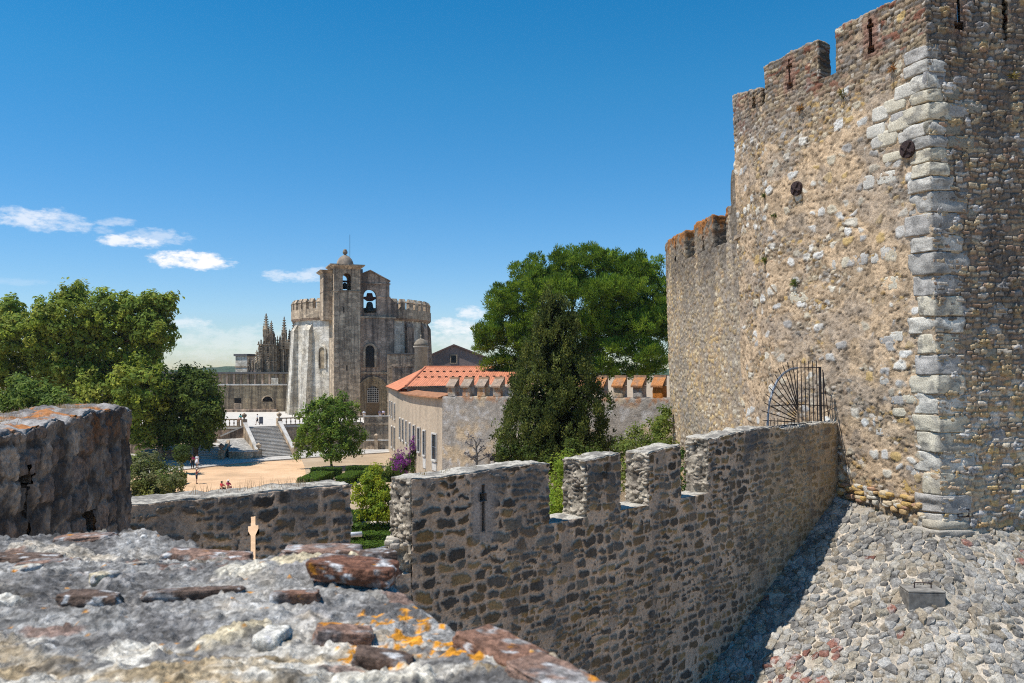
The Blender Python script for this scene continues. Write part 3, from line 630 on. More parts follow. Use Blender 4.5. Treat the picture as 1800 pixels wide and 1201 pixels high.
# ------------------------------------------------------------------ the big tower and the curtain beyond it
T = Path([(12.5, 47.0), (13.0, 42.8), (16.8, 34.0), (27.0, 35.9)], lean=.033)
SC = float(T.L[2]); SLITS = [(T.k(1405), 13.5, 14.95), (T.k(1550), 13.5, 15.0), (SC + 1.49, 13.5, 15.1)]; TM = M['stone']
tower = thing('stone_tower', (16.8, 36, -7), 'huge sunlit rubble tower with white corner blocks and battlements, filling the right of the view', 'tower')
ZS = 13.35
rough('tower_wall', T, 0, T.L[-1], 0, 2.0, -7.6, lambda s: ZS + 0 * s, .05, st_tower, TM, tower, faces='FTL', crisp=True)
def tslit(px, z0, z1, w=.075, arm=.2, rr=.2, t=0.0):
    k = T.k(px, t); zc = z0 + rr * 1.5
    return [((k - rr, k + rr, z0, zc), (k - rr, k + rr, z0, zc), 'lrbt'), ((k - w, k + w, zc, z1 - .42), (k - w, k + w, zc, z1 - .42), 'lr'), ((k - arm, k + arm, z1 - .42, z1 - .25), (k - arm, k + arm, z1 - .42, z1 - .25), 'lrbt'), ((k - w, k + w, z1 - .25, z1), (k - w, k + w, z1 - .25, z1), 'lrt')]
sA, sB, sC_ = T.k(1360), T.k(1457), T.k(1487)
# slits in the wall head are cut a little below the sill, so those merlons start lower
def merl(s0, s1, z1, hol, sd, faces='FTLRK'):
    return rough('merlon', T, s0, s1, 0, .9, ZS, z1, .045, st_tower, TM, tower, faces=faces, holes=hol, topseed=sd, topamp=.08)
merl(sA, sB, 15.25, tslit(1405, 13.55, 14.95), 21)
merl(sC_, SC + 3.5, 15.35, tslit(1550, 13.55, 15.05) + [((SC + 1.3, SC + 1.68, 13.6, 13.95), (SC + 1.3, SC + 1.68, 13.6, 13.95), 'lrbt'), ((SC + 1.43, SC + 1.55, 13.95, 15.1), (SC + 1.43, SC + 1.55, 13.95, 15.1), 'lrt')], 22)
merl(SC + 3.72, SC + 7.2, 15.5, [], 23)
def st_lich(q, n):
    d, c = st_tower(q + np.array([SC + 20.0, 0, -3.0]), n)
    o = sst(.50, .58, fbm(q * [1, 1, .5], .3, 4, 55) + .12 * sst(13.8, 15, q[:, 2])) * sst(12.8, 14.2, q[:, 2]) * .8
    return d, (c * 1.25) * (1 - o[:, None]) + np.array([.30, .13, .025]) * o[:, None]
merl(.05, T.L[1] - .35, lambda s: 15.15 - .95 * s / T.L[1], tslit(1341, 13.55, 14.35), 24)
# quoins: dressed blocks bulging at the corner
it = []; z = -7.3; i = 0
cp = lambda a, b, zz: T(np.array([[SC + a, b, zz]]))[0]
uL = np.array([-.396, .918, 0]); uR = np.array([.983, .183, 0])
QC = [(.56, .53, .46), (.47, .445, .395), (.55, .50, .39), (.39, .37, .34), (.52, .47, .36), (.35, .335, .305)]
def qblock(z, h, la, lb, col, sd, off=0.0, rd=.22):
    # an L of two blocks would be too neat: one block, its centre set back from the corner along the bisector
    c0 = cp(0, 0, z + h / 2); A = np.array([uL * la / 2, uR * lb / 2, (0, 0, h / 2 * .95)])
    c = c0 + uL * (la / 2 - .065 - off) + uR * (lb / 2 - .065 - off)
    return (c, A, col, sd, rd)
while z < 12.4:
    h = random.uniform(.62, .95) if z < 6.5 else random.uniform(.50, .72); la = random.uniform(.75, 1.35); lb = random.uniform(1.0, 1.8) if z < 6.5 else random.uniform(.6, 1.1)
    it.append(qblock(z, h, la, lb, QC[(i * 7 + int(z)) % 6], i + 100, random.uniform(-.005, .035) if z < 6.5 else random.uniform(.01, .08), random.uniform(.05, .14) if z < 6.5 else random.uniform(.18, .32))); z += h; i += 1
for q_ in it: rocks('quoin', [q_], M['stone'], tower, 15)
# further pale blocks bulging out of the sunny face beside the corner
it = []
for i, (px, py, w, h) in enumerate([(1590, 185, 44, 26), (1565, 200, 34, 28), (1555, 230, 36, 24), (1575, 243, 40, 30), (1610, 160, 44, 26), (1600, 215, 50, 30), (1585, 275, 42, 18), (1560, 250, 30, 22), (1610, 240, 34, 22), (1596, 205, 30, 16), (1540, 320, 24, 26), (1572, 312, 40, 24), (1680, 165, 46, 22), (1690, 195, 56, 26), (1700, 250, 54, 22), (1650, 140, 40, 30), (1720, 190, 40, 22), (1670, 225, 70, 26),
        (1472, 466, 14, 20), (1494, 461, 18, 22), (1520, 456, 30, 24), (1546, 453, 16, 22), (1570, 442, 30, 30), (1572, 498, 34, 26), (1565, 598, 36, 16), (1410, 522, 42, 24), (1580, 592, 28, 20), (1578, 700, 34, 24), (1605, 825, 34, 28), (1598, 853, 46, 34), (1550, 760, 28, 14), (1558, 668, 24, 20), (1600, 700, 30, 22), (1580, 725, 26, 16), (1745, 580, 28, 18), (1740, 620, 26, 18), (1715, 375, 22, 16), (1725, 500, 24, 20), (1760, 545, 30, 18), (1735, 785, 26, 22), (1750, 765, 26, 22)]):
    k = T.k(px); 
    if px > 1645: k = max(k, SC + .3)
    b = T(np.array([[k, 0, 0]]))[0]; zz_ = (HY - py) / F_PX * b[1]; c = T(np.array([[k, .05 if py < 300 else .10, zz_]]))[0]
    u = uL if k < SC else uR; nn = np.array([-u[1], u[0], 0]) if k < SC else np.array([u[1], -u[0], 0])
    fore = .85 if k < SC else .9
    ww = w / F_PX * b[1] / fore * .46; hh = h / F_PX * b[1] * .46
    it.append((c, np.array([u * min(ww, .75), nn * .13, (0, 0, hh)]), random.choice(QC[:5] if k < SC else [(.30, .29, .28), (.36, .345, .32), (.27, .25, .2)]) if py < 800 or k > SC else [(.60, .58, .52), (.48, .33, .13)][i % 2], 300 + i, .42))
for q_ in it: rocks('facing_stone', [q_], M['stone'], tower, 9)
# footing stones under the corner and along the bottom
it = []
for a, b_, z, la, lb, h in [(-.25, -.12, -6.55, 1.4, 1.6, .34), (-.1, -.08, -6.2, .9, 1.3, .34), (-1.5, -.1, -6.15, 1.3, .6, .42), (.9, -.05, -6.5, .6, 1.6, .3), (-.6, -.35, -6.95, 1.5, 1.7, .32)]:
    c = cp(a, b_, z) ; it.append((c + uL * .3 + uR * .5, np.array([uL * la / 2, uR * lb / 2, (0, 0, h / 2)]), random.choice([(.42, .38, .30), (.36, .33, .28), (.45, .36, .22)]), 400 + len(it), .3))
k = 0
while k < 60:
    s_ = SC - .8 - 5.6 * random.random(); z = -5.95 + .065 * (SC - s_) + random.uniform(-.12, .55)
    it.append((T(np.array([[s_, -.02, z]]))[0], np.array([uL * random.uniform(.11, .24), np.array([.91, .4, 0]) * .15, (0, 0, random.uniform(.06, .12))]), random.choice([(.48, .32, .12), (.44, .30, .15), (.52, .42, .28), (.50, .46, .38), (.40, .24, .15)]), 420 + k, .5)); k += 1
rocks('footing_stones', it, M['stone'], tower, 7)
# iron anchor plates, a drain grille
def plate(px, py, r):
    k = T.k(px); b = T(np.array([[k, 0, 0]]))[0]; z = (HY - py) / F_PX * b[1]; c = T(np.array([[k, -.14, z]]))[0]
    u = uL if k < SC else uR; n = np.array([-u[1], u[0], 0]) * (1 if k < SC else -1); up = np.array([0, 0, 1.0])
    m = MB(); ring = lambda d, q: [c + n * d + (u * math.cos(a) + up * math.sin(a)) * q for a in np.linspace(0, 2 * math.pi, 21)[:-1]]
    m.prism(ring(-.15, r), ring(.03, r)); m.prism(ring(.03, r * .25), ring(.12, r * .2))
    for a in (.6, 2.2):
        dv = u * math.cos(a) + up * math.sin(a); ev = -u * math.sin(a) + up * math.cos(a)
        m.prism([c + n * .03 + dv * i_ * r * .92 + ev * j * .05 for i_, j in ((-1, -1), (1, -1), (1, 1), (-1, 1))], [c + n * .09 + dv * i_ * r * .9 + ev * j * .035 for i_, j in ((-1, -1), (1, -1), (1, 1), (-1, 1))])
    return m.build('anchor_plate', M['rust'], tower)
plate(1608, 264, .36); plate(1413, 332, .34)
k = T.k(1690); fr = frame(T(np.array([[k, 0, 0]]))[0], uR)
m = MB()
for a0, a1, c0, c1 in ((-.27, .27, .1, .14), (-.27, .27, -.2, -.16), (-.27, -.22, -.16, .1), (.22, .27, -.16, .1)): m.box(fr, a0, a1, -.12, .1, -5.7 + c0, -5.7 + c1)
for j in range(5): m.box(fr, -.18 + j * .09, -.16 + j * .09, -.08, -.05, -5.86, -5.6)
m.build('drain_grille', M['rust'], tower)
MB().box(fr, -.215, .215, -.085, .05, -5.855, -5.605).build('drain_opening', M['void'], tower)

CU = Path([(14.5, 66.5), (12.6, 65.2), (11.4, 62.9), (11.1, 60.0), (11.5, 54.5), (12.3, 48.2), (12.75, 45.9), (13.3, 44.2)], lean=.03, smooth=2); CU.smin = 7.5
cw = thing('curtain_wall', (11.5, 55, -13), 'lower rounded curtain wall of ochre rubble with orange lichen on its battlements, adjoining the tower', 'castle wall')
CM = M['far_stone']; KO = CU.k(1288)
zs = lambda s: 7.2 + 0 * s
rough('wall_body', CU, 0, CU.L[-1], 0, 1.4, -13, zs, .07, st_curtain, CM, cw, faces='FT', crisp=True)
kk = [CU.k(p) for p in (1211, 1227, 1261, 1284)]
def cslit(px, z0, z1):
    k = CU.k(px); return [((k - .09, k + .09, z0 + .3, z1), (k - .09, k + .09, z0 + .3, z1), 'lrt'), ((k - .2, k + .2, z0, z0 + .3), (k - .2, k + .2, z0, z0 + .3), 'lrbt')]
rough('merlon', CU, 0, kk[0], 0, .9, 7.2, 9.1, .07, st_curtain, CM, cw, holes=cslit(1195, 7.35, 8.75), topseed=31, topamp=.09)
rough('merlon', CU, kk[1], kk[2], 0, .9, 7.2, 9.15, .07, st_curtain, CM, cw, holes=cslit(1243, 7.3, 8.7), topseed=32, topamp=.09)
rough('merlon', CU, kk[3], CU.k(1322), 0, .9, 7.2, lambda s: 9.2 + 1.9 * sst(kk[3] + .8, kk[3] + 1.0, s), .07, st_curtain, CM, cw, holes=cslit(1311, 9.5, 10.8), topseed=33, topamp=.06)
# the sloping ledge where curtain and tower meet
q0, q1 = at(1300, 418, 47.0), at(1345, 396, 45.0)
MB().prism([q0 + [-.35, 0, -.15], q1 + [-.35, 0, -.1], q1 + [.5, .3, -.1], q0 + [.5, .3, -.15]], [q0 + [-.3, 0, .1], q1 + [-.3, 0, .12], q1 + [.5, .3, .5], q0 + [.5, .3, .4]]).build('ledge', M['limegrey'], cw)

# ------------------------------------------------------------------ the cobbled glacis at the tower foot
gx, gy = np.meshgrid(np.arange(4.6, 24.5, .045), np.arange(24.0, 41.5, .045), indexing='ij')
P2 = np.stack([gx.ravel(), gy.ravel(), gx.ravel() * 0], 1)
rel = P2[:, :2] - [16.8, 34.0]
aL = rel @ uL[:2]; dL = rel @ np.array([-.918, -.396]); aR = rel @ uR[:2]; dR = rel @ np.array([.183, -.983])
dist = np.where((aL > 0) & (dL > 0), dL, np.where((aR > 0) & (dR > 0), dR, np.hypot(rel[:, 0], rel[:, 1])))
inside = (dL < -.2) & (dR < -.2)
dist = np.where((dL < 0) & (dR < 0), 0, dist)
zb = -6.5 + np.where((aL > 0) & (dL > -.3), .14 * np.clip(aL - .4, 0, 9), 0)
zz = zb - dist * .47 + .10 * (fbm(P2, 1.5, 3, 5) - .5) + .05 * (fbm(P2, .16, 4, 7, .6) - .5)
f2, e2, r2 = voro(P2, (.15, .14, 1), .95, 81); sm = sst(.12, .3, e2) * (r2[1] < .38); zz = zz + .035 * sm
pal = [(.29, .262, .22), (.37, .338, .28), (.175, .163, .146), (.32, .28, .215), (.26, .247, .225), (.22, .187, .14), (.40, .373, .325), (.29, .24, .175), (.21, .197, .18), (.31, .298, .275)]
c = mix((.53, .455, .36), (.32, .28, .225), sst(.42, .6, fbm(P2, .8, 5, 9))) * (.65 + .7 * fbm(P2, .09, 4, 10, .6))[:, None]; c = c * (1 - sm[:, None]) + pick(pal, r2[2]) * sm[:, None]
i = np.arange(gx.size).reshape(gx.shape)
qd = np.stack([i[:-1, :-1], i[1:, :-1], i[1:, 1:], i[:-1, 1:]], -1).reshape(-1, 4)
# only what lies on the near side of the crenellated wall and outside the tower
wn = (P2[:, 0] - 1.08) * .714 - (P2[:, 1] - 24.9) * .70
ok = (~inside) & (wn > -.5)
qd = qd[ok[qd].all(1)]
gl = link('cobbled_slope', npmesh('cobbled_slope', np.stack([P2[:, 0], P2[:, 1], zz], 1), qd, c), M['cobble']); tag(gl, 'steep slope of grey cobbles in pale mortar below the tower', 'slope', kind='structure')
def slope_z(x, y):
    k = np.argmin((P2[:, 0] - x) ** 2 + (P2[:, 1] - y) ** 2); return zz[k]
# the cobbles: chipped, flat-topped stones, each cut to the room its neighbours leave it
rg = np.random.default_rng(5); SXX, SYY = .38, .31; pts = []
for a in range(int(20 / SXX)):
    for b in range(int(17.5 / SYY)):
        x, y = 4.6 + (a + .5 + .92 * (rg.random() - .5)) * SXX + (b % 2) * SXX / 2, 24.0 + (b + .5 + .92 * (rg.random() - .5)) * SYY
        pts.append((x, y))
pts = np.array(pts); RV, RQ, RT, RC = [], [], [], []; nv = 0; NR = 18
wnp = (pts[:, 0] - 1.08) * .714 - (pts[:, 1] - 24.9) * .70
rl = pts - [16.8, 34.0]; dLp = rl @ np.array([-.918, -.396]); dRp = rl @ np.array([.183, -.983])
vis = (wnp > -.2) & ~((dLp < .05) & (dRp < .05)) & (pts[:, 0] / pts[:, 1] < .64)
W1, H1 = gx.shape
def hz(xy):
    fi = np.clip((xy[:, 0] - 4.6) / .045, 0, W1 - 2); fj = np.clip((xy[:, 1] - 24.0) / .045, 0, H1 - 2); a = fi.astype(int); b = fj.astype(int); u = fi - a; v = fj - b; Z = zs_.reshape(W1, H1)
    return Z[a, b] * (1 - u) * (1 - v) + Z[a + 1, b] * u * (1 - v) + Z[a, b + 1] * (1 - u) * v + Z[a + 1, b + 1] * u * v
zs_ = zb - dist * .47 + .10 * (fbm(P2, 1.5, 3, 5) - .5)
for k in np.where(vis)[0]:
    p = pts[k]; dd = np.hypot(*(pts - p).T); nb = np.argsort(dd)[1:16]
    th = np.linspace(0, 2 * np.pi, NR, endpoint=False) + rg.random(); ray = np.stack([np.cos(th), np.sin(th)], 1)
    R = np.full(NR, .5)
    gap = rg.uniform(.004, .026) + (.05 if rg.random() < .10 else 0)
    for n_ in nb:
        v = pts[n_] - p; L_ = np.hypot(*v); v /= L_; c_ = ray @ v; R = np.where(c_ > .02, np.minimum(R, np.maximum(L_ / 2 - gap, .03) / np.maximum(c_, .02)), R)
    R = np.minimum(R, np.median(R) * 1.75); R = R * .88 + .12 * (np.roll(R, 1) + np.roll(R, -1)) / 2
    if R.mean() < .07 or rg.random() < .03: continue
    h = rg.uniform(.045, .11); tl = rg.normal(0, .19, 2); jit = 1 + rg.normal(0, .06, NR)
    rings = [(1.0, -.06, 1.0), (1.0 * 1, .35 * h, 1.0), (.93, .75 * h, .9), (.74, 1.0 * h, .6), (.38, 1.08 * h, .35)]
    base = pick(pal, np.array([rg.random()]))[0] * rg.uniform(.75, 1.25)
    if rg.random() < (.30 if np.hypot((p[0] - 9.6) / 1.7, p[1] - 29.2) < 1.3 else .010): base = np.array([.25, .12, .09]) * rg.uniform(.7, 1.2)
    for f_, hh, jj in rings:
        q = p + ray * (R * f_ * (1 + (jit - 1) * jj))[:, None]; z_ = hh + (q - p) @ tl * (1 if hh > 0 else 0) + rg.normal(0, .010, NR) * (hh > 0)
        RV.append(np.stack([q[:, 0], q[:, 1], z_], 1))
    RV.append(np.array([[p[0], p[1], 1.06 * h]])); i0 = np.arange(NR); i1 = (i0 + 1) % NR
    for a in range(4): RQ.append(np.stack([nv + a * NR + i0, nv + a * NR + i1, nv + (a + 1) * NR + i1, nv + (a + 1) * NR + i0], 1))
    RT.append(np.stack([nv + 4 * NR + i0, nv + 4 * NR + i1, np.full(NR, nv + 5 * NR)], 1)); RC.append(np.tile(base, (NR * 5 + 1, 1))); nv += NR * 5 + 1
RV = np.concatenate(RV); RC = np.concatenate(RC); RV[:, 2] += hz(RV[:, :2])
RC = RC * (.32 + 1.15 * fbm(RV, .09, 4, 77, .65))[:, None]
li = sst(.55, .63, fbm(RV, .14, 5, 8, .6)) * .55; RC = RC * (1 - li[:, None]) + np.array([.44, .425, .39]) * li[:, None]
li = sst(.58, .66, fbm(RV, .17, 5, 18, .6)) * .6; RC = RC * (1 - li[:, None]) + np.array([.10, .095, .09]) * li[:, None]
RC = RC * (.68 + .64 * fbm(RV * [1, 1, 0], 1.8, 4, 61))[:, None]
link('cobbles', npmesh('cobbles', RV, np.concatenate(RQ), RC, False, np.concatenate(RT)), M['cobble'], gl)
# the concrete box with an iron handle on it
bx = at(1628, 1075, 30.4); sz = slope_z(bx[0], bx[1])
fb = frame((bx[0], bx[1], 0), (1, -.10))
box = thing('concrete_box', (bx[0], bx[1], sz), 'small grey concrete box with an iron handle, set into the cobbled slope', 'concrete box')
m = MB(); m.box(fb, -.64, .64, -.1, .85, sz - 1.2, sz + .5); m.build('box_body', plain('concrete', (.17, .16, .145), .95, 0, .4, 5), box, bevel=.03)
m = MB(); m.box(fb, -.645, .645, -.105, .85, sz + .503, sz + .57); m.build('lid', plain('concrete_lit_top', (.23, .215, .19), .95, 0, .4, 5), box, bevel=.02)  # top paler than the front: the light is put into the concrete colour
m = MB(); h0 = [fb(a, b, c) for a, b, c in ((-.28, .35, sz + .56), (-.28, .35, sz + .76), (.30, .35, sz + .76), (.30, .35, sz + .56))]
for a_, b_ in zip(h0[:-1], h0[1:]): m.tube([a_, b_], .022, 8)
m.build('handle', M['rust'], box)

# ------------------------------------------------------------------ the fan-shaped iron grille on the wall
sg0, sg1 = W.k(1350, .5), W.k(1447, .5)
g0 = W(np.array([[sg0, .5, -2.42]]))[0]; g1 = W(np.array([[sg1, .5, -2.42]]))[0]
gl_ = float(np.hypot(*(g1 - g0)[:2])); gu = (g1 - g0) / gl_; GD = (g0[1] + g1[1]) / 2
G = lambda a, c: g0 + gu * a + np.array([0, 0, c])
def gp(px, py):                                # photo pixel -> along the grille, height above the wall
    X = (px - CX) / F_PX; a = (g0[0] - X * g0[1]) / (X * gu[1] - gu[0]); y = g0[1] + gu[1] * a
    return G(a, (HY - py) / F_PX * y - g0[2])
gate = thing('iron_grille', g0, 'fan shaped iron grille of radiating bars on the wall top beside the tower', 'iron grille')
arc = [gp(*p) for p in ((1349, 757), (1350, 730), (1353, 705), (1359, 685), (1367, 668), (1378, 656), (1390, 649), (1402, 647))]
MB().tube(arc, .05, 8).build('curved_frame', M['grey_iron'], gate)
MB().tube([gp(1402, 647), gp(1440, 646)], .022, 8).build('top_rail', M['iron'], gate)
MB().tube([gp(1441, 645), gp(1443, 745)], .06, 8).build('post', M['iron'], gate)
MB().tube([gp(1447, 655), gp(1449, 742)], .03, 8).build('post', M['iron'], gate)
MB().tube([gp(1352, 714), gp(1402, 711), gp(1460, 714)], .022, 8).build('middle_rail', M['iron'], gate)
MB().tube([gp(1349, 751), gp(1398, 746), gp(1445, 741)], .022, 8).build('bottom_rail', M['iron'], gate)
for (x0, y0), (x1, y1) in [((1397, 742), (1341, 739)), ((1397, 740), (1339, 722)), ((1398, 737), (1343, 708)), ((1399, 733), (1346, 693)), ((1399, 729), (1352, 681)), ((1400, 725), (1356, 669)), ((1401, 721), (1362, 658)), ((1401, 718), (1368, 648)), ((1402, 715), (1376, 642)), ((1402, 713), (1384, 637)), ((1403, 712), (1393, 635))] + [((1403 + 6.9 * j, 744 - .8 * j), (1401 + 6.8 * j, 634)) for j in range(6)]:
    MB().tube([gp(x0, y0), gp(x1, y1)], [.027, .018], 6).build('bar', M['iron'], gate)
for j in range(8):
    MB().tube([gp(1355 + j * 6, 751 - .5 * j), gp(1355 + j * 6, 735)], [.018, .008], 6).build('spike', M['iron'], gate)
for j in range(5):
    MB().tube([gp(1406 + j * 7, 745 - .7 * j), gp(1406 + j * 7, 729)], [.018, .008], 6).build('spike', M['iron'], gate)
for j, py in enumerate((725, 758, 782, 806)):
    a = gp(1450, py); MB().tube([a, a + np.array([.5, -.1, .25])], .018, 6).build('stay', M['rust'], gate)
MB().tube([gp(1446, 650), gp(1458, 745), gp(1470, 835)], .02, 6).build('stay', M['rust'], gate)

# weeds on the tower face
def tuft(px, py, r, label, colr):
    k = T.k(px); b = T(np.array([[k, 0, 0]]))[0]; c = T(np.array([[k, -.05, (HY - py) / F_PX * b[1]]]))[0]
    v, q, cc = [], [], []
    for i in range(70):
        dv = RNG.normal(0, 1, 3); dv[2] = dv[2] * .8 + .2; dv /= np.linalg.norm(dv); dv = dv * np.array([1, 1, 1]) * r * RNG.uniform(.5, 1.1); sd = np.cross(dv, RNG.normal(0, 1, 3)); sd = sd / np.linalg.norm(sd) * .025
        n_ = len(v); v += [c, c + dv * .6 + sd, c + dv, c + dv * .6 - sd]; q.append((n_, n_ + 1, n_ + 2, n_ + 3)); cc += [np.array(colr) * RNG.uniform(.6, 1.3)] * 4
    tag(link('wall_weed', npmesh('wall_weed', v, q, cc, False), M['leaf']), label, 'weed', 'weeds rooted in the tower wall')
for px, py, r, c, l in [(1498, 165, .34, (.14, .13, .04), 'olive weed clump high on the tower between two slits'), (1423, 192, .30, (.30, .19, .07), 'dry brown weed clump below the left slit of the tower'), (1587, 122, .30, (.30, .18, .07), 'dry brown weed clump beside the top corner blocks of the tower'),
                        (1404, 497, .34, (.10, .13, .03), 'green weed clump above the large white block in the tower face'), (1353, 457, .28, (.10, .13, .03), 'small green weed clump below the sloping ledge'), (1372, 380, .26, (.10, .12, .04), 'green weed clump left of the lower iron anchor plate'), (1355, 345, .22, (.10, .12, .04), 'tiny green weed in the joint left of the lower iron plate'), (1797, 135, .3, (.22, .19, .06), 'yellowish weed clump near the top right of the tower')]:
    tuft(px, py, r, l, c)

# weeds and dry grass in the joints at the foot of the tower and along the wall heads
def blades(name, spots, label, hts, cols, n=14, w=.006):
    v, q, cc = [], [], []
    for p, up in spots:
        for _ in range(n):
            o = RNG.normal(0, .05, 3) * [1, 1, 0]; h = RNG.uniform(*hts); a = RNG.uniform(0, 6.28); dx = np.array([math.cos(a), math.sin(a), 0]) * w; l = np.array([*RNG.normal(0, .45, 2) * h, h]); k = len(v); b = np.asarray(p) + o - [0, 0, .04]
            v += [b - dx, b + dx, b + l * .6 + dx * .8, b + l]; q.append((k, k + 1, k + 2, k + 3)); cc += [np.array(cols[RNG.integers(len(cols))]) * RNG.uniform(.7, 1.25)] * 4
    tag(link(name, npmesh(name, v, q, cc, False), M['leaf']), label, None, kind='stuff')
sp = []
for i in range(46):
    s_ = RNG.uniform(SC - 6, SC + 7); p = T(np.array([[s_, -.18 - abs(RNG.normal(0, .35)), -6.4]]))[0]; sp.append(((p[0], p[1], slope_z(p[0], p[1])), 1))
for i in range(60):
    x = RNG.uniform(9, 19); y = RNG.uniform(27, 34)
    if (x - 1.08) * .714 - (y - 24.9) * .70 > .6: sp.append(((x, y, slope_z(x, y)), 1))
blades('weeds', sp, 'sparse dry weeds in the joints of the cobbled slope', (.05, .20), [(.20, .19, .06), (.30, .24, .10), (.14, .17, .05)])
sp = []
for i in range(46):
    s_ = RNG.choice([RNG.uniform(14, 15.6), RNG.uniform(17.3, 19.1), RNG.uniform(21, 27), RNG.uniform(8, 12.2)]); z = {0: -2.72, 1: -2.68, 2: -2.36}.get(0 if s_ < 16 else 1 if s_ < 20 else 2)
    sp.append((W(np.array([[s_, RNG.uniform(.25, .95), z - .04]]))[0], 1))
blades('dry_grass', sp, 'short dry weeds on the tops of the shaded battlements', (.04, .16), [(.30, .22, .10), (.36, .27, .13), (.18, .17, .06)], 10)
# ------------------------------------------------------------------ ground, court, pavement, terrace
def flat(name, pts, z, mat, label, t=.0, kind='structure'):
    m = MB()
    if t: m.prism([(p[0], p[1], z - t) for p in pts], [(p[0], p[1], z) for p in pts])
    else: m.poly([(p[0], p[1], z) for p in pts])
    o = m.build(name, mat); return tag(o, label, None, kind=kind)
def ground_mat(name, c1, c2, c3, sc=.25, f=.5):
    m, nt, p, N, L = nodes(name)
    tc = N.new('ShaderNodeTexCoord')
    n = N.new('ShaderNodeTexNoise'); n.inputs['Scale'].default_value = sc; n.inputs['Detail'].default_value = 7; n.inputs['Roughness'].default_value = .65
    n2 = N.new('ShaderNodeTexNoise'); n2.inputs['Scale'].default_value = 9; n2.inputs['Detail'].default_value = 4
    L.new(tc.outputs['Object'], n.inputs['Vector']); L.new(tc.outputs['Object'], n2.inputs['Vector'])
    r = N.new('ShaderNodeValToRGB'); e = r.color_ramp.elements; e[0].position = .36; e[1].position = .64; e[0].color = (*c1, 1); e[1].color = (*c2, 1); x = e.new(.5); x.color = (*c3, 1)
    L.new(n.outputs['Fac'], r.inputs[0])
    mx = N.new('ShaderNodeMix'); mx.data_type = 'RGBA'; mx.blend_type = 'OVERLAY'; mx.inputs[0].default_value = f; L.new(r.outputs[0], mx.inputs[6]); L.new(n2.outputs['Fac'], mx.inputs[7])
    L.new(mx.outputs[2], p.inputs['Base Color']); p.inputs['Roughness'].default_value = .95; p.inputs['Specular IOR Level'].default_value = .1
    b = N.new('ShaderNodeBump'); b.inputs['Strength'].default_value = .4; b.inputs['Distance'].default_value = .05; L.new(n2.outputs['Fac'], b.inputs['Height']); L.new(b.outputs[0], p.inputs['Normal'])
    return m
flat('ground', [(-9000, -200), (9000, -200), (9000, 9000), (-9000, 9000)], GZ - .02, ground_mat('dry_earth', (.36, .27, .18), (.46, .36, .25), (.40, .30, .20)), 'dry sandy earth of the garden reaching to the horizon')
g2 = lambda *p: tuple(gnd(*p)[:2])
kerb = [g2(270, 834), g2(316, 827.5), g2(380, 820), g2(450, 812.5), g2(556, 804.5), g2(600, 801.5), g2(690, 796)]
flat('sand_court', [(-60, 62), (-40, 40), (-12, 40), g2(545, 985), g2(556, 900), g2(540, 850), g2(536, 822), g2(530, 808), kerb[3], kerb[2], kerb[1], kerb[0], (-62, 100)], GZ - .010, ground_mat('orange_sand', (.50, .33, .195), (.70, .475, .29), (.63, .41, .24), .22, .4), 'open court of orange sand')
flat('pavement', kerb + [(-19.5, 141), (-30, 142), (-36, 136), (-52, 136), (-75, 120), (-64, 104)], GZ + .13, M['pave'], 'pale stone pavement in front of the stairs', .3)
tfront = [(-92, 128.5), (-45.1, 129.0), (-40.5, 129.5), (-36.4, 132.2), (-33.0, 134.4), (-24.1, 139.0), (-19.3, 139.6)]
flat('terrace_floor', tfront + [(-12, 190), (-92, 190)], TZ, plain('sunlit_paving', (.56, .52, .46), .9, 0, .12, .8), 'bright stone paved terrace in front of the church', .3)
def extr(m, pts, th, z0, z1, off=0.0):         # a wall along a plan line, th thick to the left of the walk
    for a, b in zip(pts[:-1], pts[1:]):
        a = np.array(a, float); b = np.array(b, float); d = (b - a) / np.hypot(*(b - a)); n = np.array([-d[1], d[0]])
        q = [a + n * off, b + n * off, b + n * (off + th), a + n * (off + th)]
        z0a = z0 if not callable(z0) else z0(a)
        m.hexa([(*p, z0a) for p in q], [(*p, z1) for p in q])
    return m
rt = thing('retaining_wall', (-30, 134, GZ), 'dark stained stone wall holding up the terrace behind the stairs', 'retaining wall')
extr(MB(), tfront[:3], .6, GZ - .2, TZ - .305, .02).build('wall_face', M['limedark'], rt)
extr(MB(), tfront[3:], .6, GZ - .2, TZ - .305, .02).build('wall_face', M['limegrey'], rt)
extr(MB(), tfront[4:], .9, TZ - .3, TZ + .004, -.12).build('moulding', M['limegrey'], rt)
extr(MB(), tfront[5:], .35, TZ + .01, TZ + 1.0, -.06).build('parapet', M['limegrey'], rt)
extr(MB(), tfront[5:], .55, TZ + 1.003, TZ + 1.15, -.16).build('coping', M['trim'], rt)
# balustrade
def balustrade(name, pts, label, step=.62):
    t = thing(name, (pts[0][0], pts[0][1], TZ), label, 'balustrade', 'balustrades along the terrace edge')
    m = MB(); extr(m, pts, .34, TZ + .01, TZ + .16, .05); m.build('plinth', M['limegrey'], t)
    m = MB(); extr(m, pts, .36, TZ + 1.02, TZ + 1.2, .04); m.build('handrail', M['limegrey'], t)
    n = 0
    for a, b in zip(pts[:-1], pts[1:]):
        a = np.array(a, float); b = np.array(b, float); L_ = np.hypot(*(b - a)); k = int(L_ / step); d = (b - a) / L_; nn = np.array([-d[1], d[0]])
        for i in range(k):
            c = a + d * L_ * (i + .5) / k + nn * .22
            if i % 6 == 5: MB().box(frame(c, d), -.2, .2, -.2, .2, TZ + .16, TZ + 1.02).build('pier', M['limegrey'], t)
            else: MB().lathe((c[0], c[1], TZ + .16), [(.08, 0), (.08, .06), (.05, .12), (.12, .36), (.11, .46), (.05, .64), (.06, .72), (.09, .8), (.09, .86)], 8).build('baluster', M['limegrey'], t, True)
    return t
